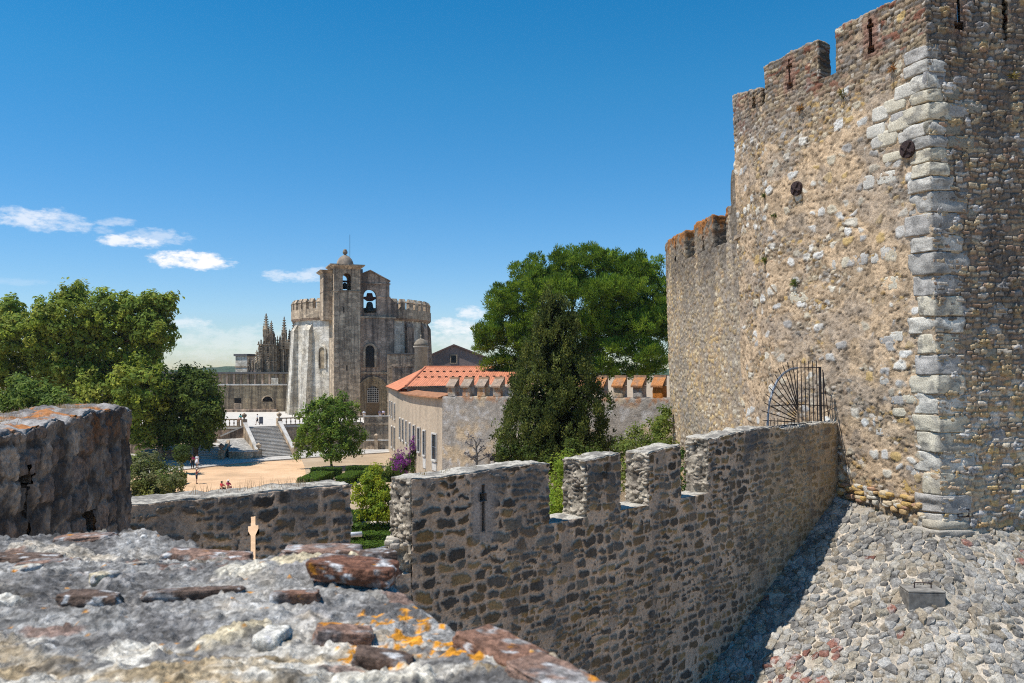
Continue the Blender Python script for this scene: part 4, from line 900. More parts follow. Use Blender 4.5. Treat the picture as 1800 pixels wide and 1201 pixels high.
balustrade('balustrade', [(-62, 128.8), (-45.1, 129.0), (-41.2, 129.4)], 'stone balustrade on the terrace edge left of the stairs, partly under the trees')
balustrade('balustrade', [(-36.0, 132.4), (-33.0, 134.4), (-24.3, 138.9)], 'stone balustrade on the terrace edge right of the stairs, partly behind the round tree')

# main stairs
st = thing('staircase', (-36.5, 123.6, GZ), 'broad straight flight of stone steps with sloping side walls, rising to the terrace', 'staircase')
F = frame((-36.5, 123.6, 0), (.84, .545)); RUN, WID, NS = 7.2, 4.8, 22; Z0 = GZ + .13; rise = (TZ - Z0) / NS
m = MB()
for i in range(NS):
    m.box(F, 0, WID, i * RUN / NS, RUN + .3, Z0 + i * rise + .0, Z0 + (i + 1) * rise - (.004 if i == NS - 1 else .045))
m.build('risers', M['pave'], st)
m = MB()
for i in range(NS - 1): m.box(F, .02, WID - .02, i * RUN / NS - .05, (i + 1) * RUN / NS - .004, Z0 + (i + 1) * rise - .0449, Z0 + (i + 1) * rise)
m.build('treads', M['trim'], st)
for a0, a1 in ((-.55, -.01), (WID + .01, WID + .55)):
    def slope(m, b0, b1, zz0, zz1, th, low=None):
        m.hexa([F(a0, b0, low if low is not None else zz0 - th), F(a1, b0, low if low is not None else zz0 - th), F(a1, b1, low if low is not None else zz1 - th), F(a0, b1, low if low is not None else zz1 - th)], [F(a0, b0, zz0), F(a1, b0, zz0), F(a1, b1, zz1), F(a0, b1, zz1)]); return m
    slope(MB(), .1, RUN - .1, Z0 + .75, TZ + .75, 0, GZ - .1).build('side_wall', M['limegrey'], st)
    slope(MB(), .1, RUN - .1, Z0 + .93, TZ + .93, .176).build('coping', M['trim'], st)
    for b, z in ((-.35, Z0), (RUN - .1, TZ)):
        pd = MB().box(F, a0 - .08, a1 + .08, b - .35, b + .45, GZ - .1, z + 1.15).build('pedestal', M['limegrey'], st)
        c = F((a0 + a1) / 2, b + .05, z + 1.15)
        MB().lathe(c, [(.22, 0), (.12, .08), (.10, .18), (.34, .40), (.42, .58), (.38, .72), (.18, .82), (.10, .95)], 10).build('urn', M['limegrey'], pd, True)
# the small side flight on the left with its landing, and the cobbled ramp between the two flights
s2 = thing('staircase', (-46.3, 121, GZ), 'short shadowed flight of stone steps under the trees, left of the broad flight', 'staircase')
F2 = frame((-46.6, 120.6, 0), (1, .12)); m = MB(); r2_ = 1.62 / 9
for i in range(9): m.box(F2, 0, 5.2, i * .44, 4.2, Z0 + i * r2_, Z0 + (i + 1) * r2_ - .03)
m.build('risers', M['pave'], s2)
m = MB()
for i in range(9): m.box(F2, .02, 5.18, i * .44 - .05, (i + 1) * .44 - .004 if i < 8 else 9.0, Z0 + (i + 1) * r2_ - .0299, Z0 + (i + 1) * r2_)
m.build('treads', M['trim'], s2)
MB().box(F2, -3, 5.1, 4.21, 8.9, GZ - .1, Z0 + 1.58).build('landing', M['limegrey'], s2)
m = MB(); m.hexa([F2(5.22, -.2, GZ), F2(5.65, -.2, GZ), F2(5.65, 4.4, GZ), F2(5.22, 4.4, GZ)], [F2(5.22, -.2, Z0 + .75), F2(5.65, -.2, Z0 + .75), F2(5.65, 4.4, Z0 + 2.35), F2(5.22, 4.4, Z0 + 2.35)]); m.build('side_wall', M['limegrey'], s2)
pd = MB().box(F2, 5.1, 5.8, -.9, -.21, GZ, Z0 + 1.3).build('pedestal', M['limegrey'], s2)
MB().lathe(F2(5.45, -.55, Z0 + 1.3), [(.22, 0), (.12, .08), (.10, .18), (.34, .40), (.42, .58), (.38, .72), (.18, .82), (.10, .95)], 10).build('urn', M['limedark'], pd, True)
pd = MB().box(F2, -3.2, -2.5, -.9, -.2, GZ, Z0 + 1.9).build('pedestal', M['limedark'], s2)
MB().lathe(F2(-2.85, -.55, Z0 + 1.9), [(.22, 0), (.12, .08), (.10, .18), (.40, .40), (.50, .62), (.42, .82), (.18, .95), (.10, 1.15)], 10).build('urn', M['limedark'], pd, True)
m = MB(); m.hexa([F2(-6.5, -.7, GZ), F2(-.02, -.2, GZ), F2(-.02, 4, GZ), F2(-6.5, 4, GZ)], [F2(-6.5, -.7, Z0 + .3), F2(-.02, -.2, Z0 + 1.7), F2(-.02, 4, Z0 + 1.9), F2(-6.5, 4, Z0 + 1.0)]); m.build('side_wall', M['limedark'], s2)
rp = [at(381, 772, 128.6), at(432, 770, 128.9), at(450, 791, 124.6), at(404, 793, 122.6)]
m = MB(); m.prism([(p[0], p[1], GZ) for p in rp][::-1], [tuple(p) for p in rp][::-1]); tag(m.build('cobbled_ramp', masonry('ramp_cobbles', (.42, .40, .36), (.34, .325, .30), (.2, .19, .18), .3, (.35, .35, .35), .25, .4, .4)), 'sloping cobbled patch between the two flights of stairs', None, kind='structure')
lwp = [at(402, 800, 121.7), at(428, 801.5, 121.3), at(455, 799, 122.6)]
lo = thing('low_wall', lwp[1], 'low curved stone wall closing the cobbled patch between the two flights', 'low wall')
extr(MB(), [p[:2] for p in lwp], .4, GZ, -11.75).build('wall_face', M['limegrey'], lo); extr(MB(), [p[:2] for p in lwp], .56, -11.747, -11.6, -.08).build('coping', M['trim'], lo)
q = [at(388, 768, 128.6), at(431.5, 749.5, 128.9)]
sw = thing('stair_parapet', q[0], 'dark triangular parapet with a pale sloping coping, left of the top of the stairs', 'parapet')
m = MB(); n_ = np.array([0, .4, 0])
m.prism([(q[0][0], q[0][1], GZ), (q[1][0], q[1][1], GZ), tuple(q[1]), tuple(q[0])], [tuple(np.array(p) + n_) for p in [(q[0][0], q[0][1], GZ), (q[1][0], q[1][1], GZ), tuple(q[1]), tuple(q[0])]])
m.build('wall_face', M['limedark'], sw)  # the dark stone stands in for the shade on this face
m = MB(); z_ = np.array([0, 0, .22]); o_ = np.array([0, -.12, .003]); m.prism([tuple(q[0] + o_), tuple(q[1] + o_), tuple(q[1] + o_ + z_), tuple(q[0] + o_ + z_)], [tuple(p + n_ + [0, .2, 0]) for p in (q[0] + o_, q[1] + o_, q[1] + o_ + z_, q[0] + o_ + z_)]); m.build('coping', M['trim'], sw)
# bench wall with urn pedestal right of the round tree
bw = thing('bench_wall', at(650, 790, 136.5), 'low stone bench wall with an urn pedestal below the terrace, by the house', 'low wall')
fb = frame((*at(624, 790, 135.5)[:2], 0), (1, .07))
MB().box(fb, 0, 5.8, 0, .5, GZ, GZ + 1.45).build('wall_face', M['limegrey'], bw); MB().box(fb, -.05, 5.8, -.1, .62, GZ + 1.453, GZ + 1.6).build('coping', M['trim'], bw)
pd = MB().box(fb, 3.05, 3.65, -.42, -.11, GZ, GZ + 1.7).build('pedestal', M['limegrey'], bw)
MB().lathe(fb(3.35, -.25, GZ + 1.7), [(.22, 0), (.12, .1), (.12, .2), (.34, .45), (.36, .65), (.22, .85), (.08, .95)], 10).build('urn', M['limegrey'], pd, True)

# ------------------------------------------------------------------ the round church with its bell tower
ch = thing('church', (-30.3, 160, TZ), 'round fortified stone church with battlements, tall buttresses, domed bell tower and open bell gable', 'church')
CC = np.array([-30.3, 172.0]); R0 = 13.3
def ngon(R, z, n=16, ph=.12): return [(CC[0] + R * math.cos(ph + 2 * math.pi * k / n), CC[1] + R * math.sin(ph + 2 * math.pi * k / n), z) for k in range(n)]
MB().prism(ngon(R0 + .25, TZ - .2), ngon(R0, 9.6)).build('round_wall', M['lime'], ch)
MB().prism(ngon(R0 + .30, 9.35), ngon(R0 + .62, 9.75)).build('corbel_course', M['limedark'], ch)
MB().prism(ngon(R0 + .60, 9.76), ngon(R0 + .60, 11.5)).build('parapet', M['limegrey'], ch)
nm = 46
for k in range(nm):
    a = 2 * math.pi * k / nm + .03; d = np.array([math.cos(a), math.sin(a)])
    if d[1] > .30: continue
    seg = math.pi / 8; aa = (a - .12) % seg - seg / 2; r = (R0 + .60) * math.cos(seg / 2) / math.cos(aa)
    if abs(CC[0] + d[0] * r + 27.5) < 4.9 and d[1] < -.3: continue
    c = CC + d * (r - .42); f = frame(c, (-d[1], d[0])); w = .55
    mo = MB().box(f, -w, w, -.40, .40, 11.5, 12.75).build('merlon', M['limegrey'], ch)
    m = MB(); m.prism([f(-w - .1, -.5, 12.753), f(w + .1, -.5, 12.753), f(w + .1, .5, 12.753), f(-w - .1, .5, 12.753)], [f(-w, -.12, 13.45), f(w, -.12, 13.45), f(w, .12, 13.45), f(-w, .12, 13.45)]); m.build('cap', M['limegrey'], mo)
for k in range(16):
    a = .12 + 2 * math.pi * k / 16; d = np.array([math.cos(a), math.sin(a)])
    if d[1] > .25: continue
    if -.33 < d[0] < .42 and d[1] < 0 : continue
    f = frame(CC, (-d[1], d[0])); rr = R0 - .4; W_ = .95; hi = 8.3 if d[0] < .3 else 8.9
    dep = 1.5 if d[0] < .3 else 1.3
    m = MB(); pr = [(-(rr), TZ - .2), (-(rr + .5 + dep), TZ - .2), (-(rr + .45 + dep * .42), hi - 2.2), (-(rr + .45 + dep * .38), hi - .8), (-rr, hi + .9)]
    m.prism([f(-W_, b, z) for b, z in pr], [f(W_, b, z) for b, z in pr]); m.build('buttress', M['lime'] if d[0] < .3 else M['limedark'], ch)  # sunlit side paler, shaded side darker: the light is put into the stone
def cwin(ang, z0, zs, w):
    d = np.array([math.cos(ang), math.sin(ang)]); seg = math.pi / 8; aa = (ang - .12) % seg - seg / 2; r = (R0 + .25) * math.cos(seg / 2) / math.cos(aa) - .05
    f = frame(CC + d * r, (-d[1], d[0])); f2 = lambda a, b, c: f(a, b, c)
    fr_ = MB().archring(f2, -w, w, z0, zs, -.28, .3, .28).build('window', M['lime'], ch)
    MB().archpanel(f2, -w, w, z0, zs, -.10, .3).build('pane', M['ochre'], fr_)
cwin(math.radians(247.0), .3, 3.6, .62)
# bell tower
B = frame((-31.9, 153, 0), (.94, .35)); DM = M['limegrey']
MB().box(B, 0, 4.7, 0, 6.0, TZ - .2, 14.1, .0).build('tower_shaft', M['limegrey'], ch)
MB().box(B, -.08, 4.78, -.08, 4.9, 14.103, 14.3).build('string_course', M['limegrey'], ch)
m = MB(); a0, a1 = .0, 4.7
m.archwall(B, a0, a1, 14.3, 18.2, 1.55, 3.05, 14.35, 16.7, .0, .8); m.archwall(B, a0, a1, 14.3, 18.2, 1.55, 3.05, 14.35, 16.7, 3.9, 4.7)
for o in (0.0, 3.9):
    Bs = lambda a, b, c, o=o: B(o + b, a, c)
    m.archwall(Bs, .802, 3.898, 14.3, 18.2, 1.6, 3.1, 14.35, 16.7, .0, .8)
m.build('belfry', M['limegrey'], ch)
m = MB(); m.hexa([B(-.05, -.05, 18.203), B(4.75, -.05, 18.203), B(4.75, 4.75, 18.203), B(-.05, 4.75, 18.203)], [B(-.75, -.75, 18.75), B(5.45, -.75, 18.75), B(5.45, 5.45, 18.75), B(-.75, 5.45, 18.75)]); m.box(B, -.75, 5.45, -.75, 5.45, 18.753, 18.95); m.build('cornice', M['limegrey'], ch)
c = B(2.35, 2.35, 18.95)
MB().lathe(c, [(1.62, 0), (1.58, .25), (1.45, .75), (1.2, 1.25), (.85, 1.65), (.4, 1.93), (.26, 2.0), (.24, 2.15), (.42, 2.3), (.46, 2.6), (.30, 2.85), (.34, 2.95), (.1, 3.1)], 20).build('dome', plain('dome_render', (.27, .22, .17), .9, 0, .3, 1.2), ch, True)
MB().tube([B(3.4, 3.4, 18.9), B(3.4, 3.4, 24.9)], .035, 6).build('lightning_rod', M['iron'], ch)
MB().tube([B(3.5, 3.0, 18.9), B(3.5, 3.0, 20.2)], .14, 8).build('finial', M['limegrey'], ch)
def bell(c, r, h, name='bell'):
    b = MB().lathe(c, [(r, 0), (r * .97, h * .06), (r * .80, h * .22), (r * .66, h * .5), (r * .58, h * .78), (r * .42, h * .94), (r * .1, h)], 16).build(name, M['bronze'], ch, True); return b
b1 = bell(B(2.3, 2.35, 14.75), .62, 1.15)
MB().box(B, .82, 3.88, 2.2, 2.5, 15.95, 16.3).build('headstock', plain('dark_wood', (.05, .025, .02), .8), b1)
# bay left of the tower, and the roof block behind
MB().box(B, -1.62, -.003, 1.9, 6.5, 9.0, 17.5).build('stair_bay', M['limegrey'], ch)
m = MB(); m.hexa([B(-1.65, 1.85, 17.5), B(0, 1.85, 17.5), B(0, 6.55, 17.5), B(-1.65, 6.55, 17.5)], [B(-2.3, 1.2, 18.0), B(0, 1.2, 18.0), B(0, 7.1, 18.0), B(-2.3, 7.1, 18.0)]); m.build('bay_cornice', M['limegrey'], ch)
MB().box(B, -1.66, -.004, 1.86, 6.5, 14.1, 14.25).build('string_course', M['limedark'], ch)
MB().box(B, 4.1, 6.3, 5.4, 8.0, 11, 18.9, .12).build('roof_block', M['pinkish'], ch)
# bell gable
m = MB(); GB0, GB1 = 1.3, 2.3
m.archwall(B, 4.703, 10.35, 9.6, 15.9, 5.55, 7.95, 10.4, 13.5, GB0, GB1)
m.prism([B(a, GB0, z) for a, z in ((4.703, 15.9), (10.35, 15.9), (10.35, 16.3), (6.75, 18.1), (4.703, 17.2))], [B(a, GB1, z) for a, z in ((4.703, 15.9), (10.35, 15.9), (10.35, 16.3), (6.75, 18.1), (4.703, 17.2))])
m.prism([B(a, GB0, z) for a, z in ((10.352, 9.6), (12.1, 9.6), (12.0, 12.3), (11.2, 12.6), (10.352, 13.5))], [B(a, GB1, z) for a, z in ((10.352, 9.6), (12.1, 9.6), (12.0, 12.3), (11.2, 12.6), (10.352, 13.5))])
m.build('bell_gable', M['limedark'], ch)
m = MB()
for (a_, z_), (b_, y_) in ((((10.5, 16.26)), (6.75, 18.13)), ((6.75, 18.13), (4.71, 17.23))):
    m.prism([B(a_, GB0 - .2, z_ - .0), B(b_, GB0 - .2, y_ - .0), B(b_, GB1 + .2, y_), B(a_, GB1 + .2, z_)], [B(a_, GB0 - .2, z_ + .2), B(b_, GB0 - .2, y_ + .2), B(b_, GB1 + .2, y_ + .2), B(a_, GB1 + .2, z_ + .2)])
m.box(B, 4.71, 10.5, GB0 - .15, GB0 - .003, 15.7, 15.95); m.box(B, 7.98, 10.5, GB0 - .12, GB0 - .003, 13.3, 13.5); m.build('gable_coping', M['limedark'], ch)
b2 = bell(B(6.75, 1.8, 10.75), .98, 1.75)
m = MB(); m.prism([B(a, 1.62, z) for a, z in ((5.5, 13.1), (6.3, 12.6), (7.2, 12.6), (8.0, 13.1), (8.0, 13.35), (7.35, 13.45), (7.2, 14.1), (6.3, 14.1), (6.15, 13.45), (5.5, 13.35))], [B(a, 1.98, z) for a, z in ((5.5, 13.1), (6.3, 12.6), (7.2, 12.6), (8.0, 13.1), (8.0, 13.35), (7.35, 13.45), (7.2, 14.1), (6.3, 14.1), (6.15, 13.45), (5.5, 13.35))])
m.build('headstock', plain('dark_oak', (.045, .02, .016), .8), b2)
# portal front between the bell tower and the side block
MB().box(B, 4.703, 11.2, .9, 6, TZ - .2, 9.45).build('portal_front', M['limedark'], ch)
MB().box(B, 4.71, 11.4, .75, 1.25, 9.453, 9.75).build('ledge', M['limegrey'], ch)
MB().box(B, 4.71, 9.9, .72, .897, -.75, -.4).build('string_course', M['limegrey'], ch)
w1 = MB().archring(B, 5.75, 7.45, .4, 3.6, .62, .95, .38).build('window', M['limegrey'], ch); MB().archpanel(B, 5.75, 7.45, .4, 3.6, .86, .95).build('pane', M['glass'], w1)
w1 = MB()
for i, (w, b) in enumerate(((.0, .80), (.42, .66), (.84, .52), (1.26, .38))): w1.archring(B, 5.95 - w, 8.35 + w, TZ, -4.1, b, .95, .40, 14)
pt = w1.build('portal_arch', M['ochre'], ch)
MB().archpanel(B, 5.95, 8.35, TZ, -4.1, .84, .95).build('door', plain('oak_door', (.16, .11, .065), .7), pt)
m = MB(); m.archpanel(B, 6.1, 8.2, -6.0, -4.1, .80, .838); m.build('door_window', M['glass'], pt)
m = MB()
for i in range(7): m.box(B, 6.1 + i * .34, 6.16 + i * .34, .76, .799, -6.0, -3.9 + .9 * math.sin(math.pi * (i + .3) / 6.6))
for i in range(8): m.box(B, 6.12, 8.18, .755, .795, -6.0 + i * .36, -5.95 + i * .36)
m.build('door_lattice', M['trim'], pt)
for px, py in ((609, 647), (604, 545)):
    a = (px - 588) / 1500 * 153.5 / .94; z = (650 - py) / 1500 * 153.7
    MB().box(B, a - .1, a + .1, -.004, .05, z - .5, z + .5).build('arrow_slit', M['void'], ch)

# gothic nave with pinnacles, left of the round church
nv = thing('gothic_nave', (-45, 182, TZ), 'blackened gothic nave with crocketed pinnacles rising left of the round church', 'church nave')
N_ = frame((-54.0, 180.5, 0), (1, .12))
MB().box(N_, .4, 4.2, 0, 12, TZ, 5.2).build('tower_stage', M['gothic'], nv); MB().box(N_, 3.6, 9.0, 1.5, 14, TZ, 4.6).build('nave_wall', M['gothic'], nv)
m = MB()
for z in (-.5, 1.6, 3.2, 5.2): m.box(N_, .15, 4.0, -.25, .6, z, z + .25)
for z in (1.9, 4.6): m.box(N_, 3.62, 9.0, 1.2, 1.9, z, z + .25)
m.build('mouldings', M['gothic'], nv)
m = MB()
for i in range(12):
    m.box(N_, 4.1 + i * .42, 4.38 + i * .42, 1.45, 1.75, 4.86, 5.5 + .5 * (i % 2)); 
for i in range(8): m.box(N_, .3 + i * .48, .55 + i * .48, -.2, .1, 5.46, 5.95 + .4 * (i % 2))
m.build('cresting', M['gothic'], nv)
w1 = MB().archring(N_, 6.2, 7.6, -5.5, 2.4, 1.1, 1.6, .35).build('window', M['ochre'], nv); MB().archpanel(N_, 6.2, 7.6, -5.5, 2.4, 1.42, 1.52).build('pane', M['ochre'], w1)
for a_ in (5.35, 8.2): MB().box(N_, a_ - .16, a_ + .16, 1.0, 1.5, TZ, 4.5).build('shaft', M['limegrey'], nv)
for i, (px, pyt, pyb, r, b) in enumerate([(469, 551, 600, .75, 1.0), (479, 564, 605, .55, .6), (498, 556, 608, .60, 2.2), (515, 556, 610, .5, 2.2), (455, 615, 655, .55, .1), (463, 600, 655, .5, .0), (474, 612, 655, .55, .3), (488, 590, 650, .45, 1.4), (507, 578, 612, .4, 2.6), (440, 628, 655, .3, .6), (446, 632, 655, .25, .6)]):
    D = 182.0; r *= .78; x = (px - 900) / 1500 * D; z0, z1 = (650 - pyb) / 1500 * D, (650 - pyt) / 1500 * D; h = z1 - z0
    m = MB(); m.lathe((x, D + b - 1.5, z0), [(r, 0), (r, h * .40), (r * 1.25, h * .42), (r * 1.25, h * .45), (r * .75, h * .48), (r * .42, h * .72), (r * .2, h * .9), (r * .34, h * .93), (r * .1, h)], 8)
    for k in range(5):
        zz = z0 + h * (.52 + .085 * k); q = r * (.95 - .14 * k)
        for a in range(4):
            an = a * math.pi / 2 + .4; p = (x + q * math.cos(an), D + b - 1.5 + q * math.sin(an), zz); m.lathe((p[0], p[1], zz - .12), [(.04, 0), (.16, .1), (.12, .22), (.03, .3)], 5)
    for a in range(4):
        an = a * math.pi / 2 + .78; m.lathe((x + r * 1.1 * math.cos(an), D + b - 1.5 + r * 1.1 * math.sin(an), z0 + h * .15), [(.14, 0), (.14, h * .2), (.18, h * .22), (.03, h * .42)], 5)
    m.build('pinnacle', M['gothic'], nv)
m = MB()
for a0, a1, z1 in ((1.2, 3.4, 7.0), (4.4, 5.2, 6.4), (5.6, 7.9, 5.9), (.2, .8, 3.2), (8.0, 8.9, 6.6)):
    m.box(N_, a0, a1, .9, 4.0, 4.4, z1); 
    for k in range(int((a1 - a0) / .5) + 1): m.lathe(N_(a0 + .25 + k * .5 * .98, 1.2, z1), [(.2, 0), (.2, .25), (.26, .3), (.1, .75), (.03, 1.1)], 6)
for a in np.arange(.5, 9, .75): m.box(N_, a - .12, a + .12, -.32 if a < 4 else 1.15, .3 if a < 4 else 1.7, TZ, 4.2); m.lathe(N_(a, -.1 if a < 4 else 1.3, 4.2), [(.24, 0), (.26, .3), (.1, .8), (.03, 1.2)], 6)
m.build('tracery', M['gothic'], nv)
# long wall at the back of the terrace
tw = thing('cloister_wall', (-60, 176, TZ), 'long ochre stone wall with dark streaks and a panelled parapet behind the terrace', 'wall')
Q = frame((-95, 174.2, 0), (1, .05)); LQ = 48.6
MB().box(Q, 0, LQ, 0, 6, TZ, -3.25).build('wall_face', M['ochre'], tw)
MB().box(Q, 0, LQ + .1, -.35, 1, -3.247, -2.95).build('moulding', M['trim'], tw)
MB().box(Q, 0, LQ, .25, 6, -2.947, -.85).build('parapet', M['ochre'], tw)
for i in range(20): MB().box(Q, LQ - 1 - i * 1.45, LQ - .6 - i * 1.45, .0, .247, -2.947, -.85).build('pilaster', M['limedark'], tw)
MB().box(Q, 0, LQ + .1, -.15, 6, -.847, -.5).build('coping', M['slate'], tw)
for (x0, x1, y0, y1), ar in (((412, 424, 700, 709), 0), ((461, 479, 697, 706), 1)):
    k0, k1 = [(x - 900) / 1500 * 176 + 95 for x in (x0, x1)]; z0, z1 = (650 - y1) / 1500 * 176, (650 - y0) / 1500 * 176
    if ar:
        r = (k1 - k0) / 2; MB().archring(Q, k0, k1, z0 - .02, z0, -.12, .05, .22, 12, False).build('window_frame', M['limegrey'], tw); MB().archpanel(Q, k0, k1, z0 - .05, z0, -.01, .05).build('window', M['void'], tw)
    else:
        MB().box(Q, k0, k1, -.01, .05, z0, z1).build('window', M['void'], tw); MB().box(Q, k0 - .1, k1 + .1, -.02, .03, z0 - 2.2, z0 - .003).build('panel', M['limegrey'], tw)
MB().box(Q, LQ - 3.3, LQ - 1.9, -.16, -.003 + .25, -2.947, -1.7).build('plaque', M['lime'], tw)
# ramp-like shadowed strip: the low plinth along the wall
MB().box(Q, 10, LQ - 2, -1.6, -.003, TZ - .1, TZ + .55).build('plinth', M['limedark'], tw)
bt = thing('box_tower', at(426, 655, 190), 'small pale square tower with a flat cap behind the long terrace wall', 'tower')
Q2 = frame((*at(414, 655, 190)[:2], 0), (1, -.35)); MB().box(Q2, 0, 3.0, 0, 3, -6, 3.0).build('tower_wall', M['lime'], bt); MB().box(Q2, -.3, 3.3, -.3, 3.3, 3.003, 3.5).build('cap', M['slate'], bt); MB().box(Q2, -.12, 3.12, -.12, 3, .5, .8).build('band', M['limegrey'], bt); MB().box(Q2, 3.003, 6.5, .5, 3, -6, 1.0).build('side_wing', M['pinkish'], bt)

# side block, turret, gabled building, right of the church
sb = thing('side_block', at(712, 655, 148), 'plain dark stone block with a flat coping between the portal and the tiled roof', 'building')
Q = frame((*at(680.5, 655, 146)[:2], 0), (1, .12))
MB().box(Q, 0, 6.6, 0, 10, TZ, 2.6).build('wall', M['limegrey'], sb); MB().box(Q, -.1, 6.7, -.15, 10, 2.603, 2.85).build('coping', M['slate'], sb)
MB().box(Q, .9, 6.9, -1.2, -.003, TZ, .45).build('lower_wall', M['limedark'], sb); MB().box(Q, .8, 6.95, -1.3, -.003, .453, .6).build('lower_coping', M['limedark'], sb)
tu = thing('round_turret', at(740, 650, 143), 'small round turret with a domed top and rusty finial in front of the church', 'turret')
c = at(740, 650, 143); MB().lathe((c[0], c[1], -3), [(1.1, 0), (1.08, 6.6), (1.32, 6.75), (1.32, 6.95)], 20).build('turret_wall', plain('rendered_turret', (.36, .31, .25), .9, 0, .2, 1.5), tu, True)
MB().lathe((c[0], c[1], 3.95), [(1.25, 0), (1.15, .45), (.8, .95), (.35, 1.22), (.15, 1.26), (.13, 1.5), (.2, 1.6), (.06, 1.9)], 20).build('turret_dome', plain('turret_dome', (.24, .2, .15), .9, 0, .3, 2), tu, True)
gb = thing('gabled_building', at(800, 650, 185), 'broad pinkish gabled building with one small window behind the tiled roof', 'building')
D = 185; gpt = [at(752, 628, D), at(798, 608, D), at(850, 628, D)]; a, b, c = gpt; bz = np.array([0, 0, 1])
m = MB(); f0 = [(a[0], D, -6), (c[0], D, -6), tuple(c), tuple(b), tuple(a)]; m.prism(f0, [(x, y + 14, z) for x, y, z in f0]); m.build('wall', M['pinkish'], gb)
m = MB()
for p, q in ((a, b), (b, c)):
    e = (p - q) / np.linalg.norm(p - q) * (.6 if p is a else 0); e2 = (q - p) / np.linalg.norm(p - q) * (.6 if q is c else 0)
    p_, q_ = p + e + [0, -.4, .01], q + e2 + [0, -.4, .01]
    m.prism([tuple(p_), tuple(q_), tuple(q_ + [0, 15, 0]), tuple(p_ + [0, 15, 0])], [tuple(p_ + [0, 0, .35]), tuple(q_ + [0, 0, .35]), tuple(q_ + [0, 15, .35]), tuple(p_ + [0, 15, .35])])
m.build('roof', plain('old_tiles', (.16, .10, .085), .9, 0, .3), gb)
wx0, wx1, wz0, wz1 = [v for v in (at(793, 0, D)[0], at(802, 0, D)[0], at(0, 638, D)[2], at(0, 625, D)[2])]
Q = frame((0, D, 0), (1, 0)); w1 = MB().box(Q, wx0 - .25, wx0, -.12, .1, wz0 - .2, wz1 + .25).box(Q, wx1, wx1 + .25, -.12, .1, wz0 - .2, wz1 + .25).box(Q, wx0, wx1, -.12, .1, wz1, wz1 + .25).box(Q, wx0, wx1, -.12, .1, wz0 - .2, wz0).build('window', M['limegrey'], gb); MB().box(Q, wx0, wx1, -.02, .1, wz0, wz1).build('pane', M['glass'], w1)

# ------------------------------------------------------------------ the curved house with its orange roof
HP = Path([(-19.4, 134), (-15.5, 115), (-11.2, 93), (-9.3, 88.2), (-6.7, 82.0)], smooth=2)
ho = thing('house', (-10, 95, GZ), 'long curved cream rendered house with narrow windows and a new orange tiled roof', 'house')
m = MB(); extr(m, [tuple(p) for p in HP.p], .7, GZ - .1, -2.75); m.build('wall', M['cream'], ho)
def tiles(name, p00, p10, p11, p01, per, mat, parent, amp=.06):
    p00, p10, p11, p01 = [np.array(p, float) for p in (p00, p10, p11, p01)]
    L_ = max(np.linalg.norm(p10 - p00), np.linalg.norm(p11 - p01)); nu = int(L_ / per * 6) + 2; nv_ = 14
    u, v = np.meshgrid(np.linspace(0, 1, nu), np.linspace(0, 1, nv_), indexing='ij'); u = u.ravel()[:, None]; v = v.ravel()[:, None]
    P = (p00 * (1 - u) + p10 * u) * (1 - v) + (p01 * (1 - u) + p11 * u) * v
    n = np.cross(p10 - p00, p01 - p00); n /= np.linalg.norm(n); n = n if n[2] > 0 else -n
    P = P + n * (amp * np.abs(np.sin(np.pi * u * L_ / per)) + .02 * np.sin(v * 40))
    q = fbm(P, (1.2, 1.2, .5), 4, 8)[:, None]; k = _h(np.floor(u[:, 0] * L_ / per), np.floor(v[:, 0] * 12), u[:, 0] * 0, 5)[:, None]
    cc = np.array([.56, .215, .115]) * (.55 + .55 * q + .30 * k)
    i = np.arange(nu * nv_).reshape(nu, nv_)
    return link(name, npmesh(name, P, np.stack([i[:-1, :-1], i[1:, :-1], i[1:, 1:], i[:-1, 1:]], -1).reshape(-1, 4), cc), mat, parent)
M['tile'] = attr_mat('clay_tiles', rough=.8, fine=5, bump=.2, dist=.02, var=.2)
A = at(748, 646, 112); A2 = at(915, 646, 112); E1 = at(713, 680, 97); E2 = at(905, 676, 97); Lf = at(678, 679.5, 133); Lb = at(749, 646, 133)
A1 = at(758, 658, 105.5); A3 = at(912, 659, 105.5)
tiles('roof', E1, E2, A2, A, .27, M['tile'], ho)
m2 = at(699, 687, 103)
tiles('roof', Lf, m2, A1 * .0 + at(735, 668, 104), Lb, .27, M['tile'], ho)
tiles('roof', m2, E1 + [0, 0, .02], A + [0, 0, .02], at(735, 668, 104), .27, M['tile'], ho)
MB().tube([tuple(A + [0, 0, .05]), tuple(A2 + [0, 0, .05])], .16, 8).build('ridge', plain('ridge_tiles', (.5, .18, .09), .8), ho)
MB().tube([tuple(A + [0, 0, .06]), tuple(E1 + [0, 0, .08])], .14, 8).build('ridge', plain('hip_tiles', (.55, .2, .1), .8), ho)
for row, f in ((0, .72), (1, .42)):
    for i in range(14):
        p = (E1 * (1 - f) + A * f) * (1 - (i + .6) / 15) + (E2 * (1 - f) + A2 * f) * (i + .6) / 15; fv = frame((p[0], p[1], 0), (1, 0))
        MB().box(fv, -.16, .16, -.2, .12, p[2] - .05, p[2] + .17).build('roof_vent', M['void'], ho)
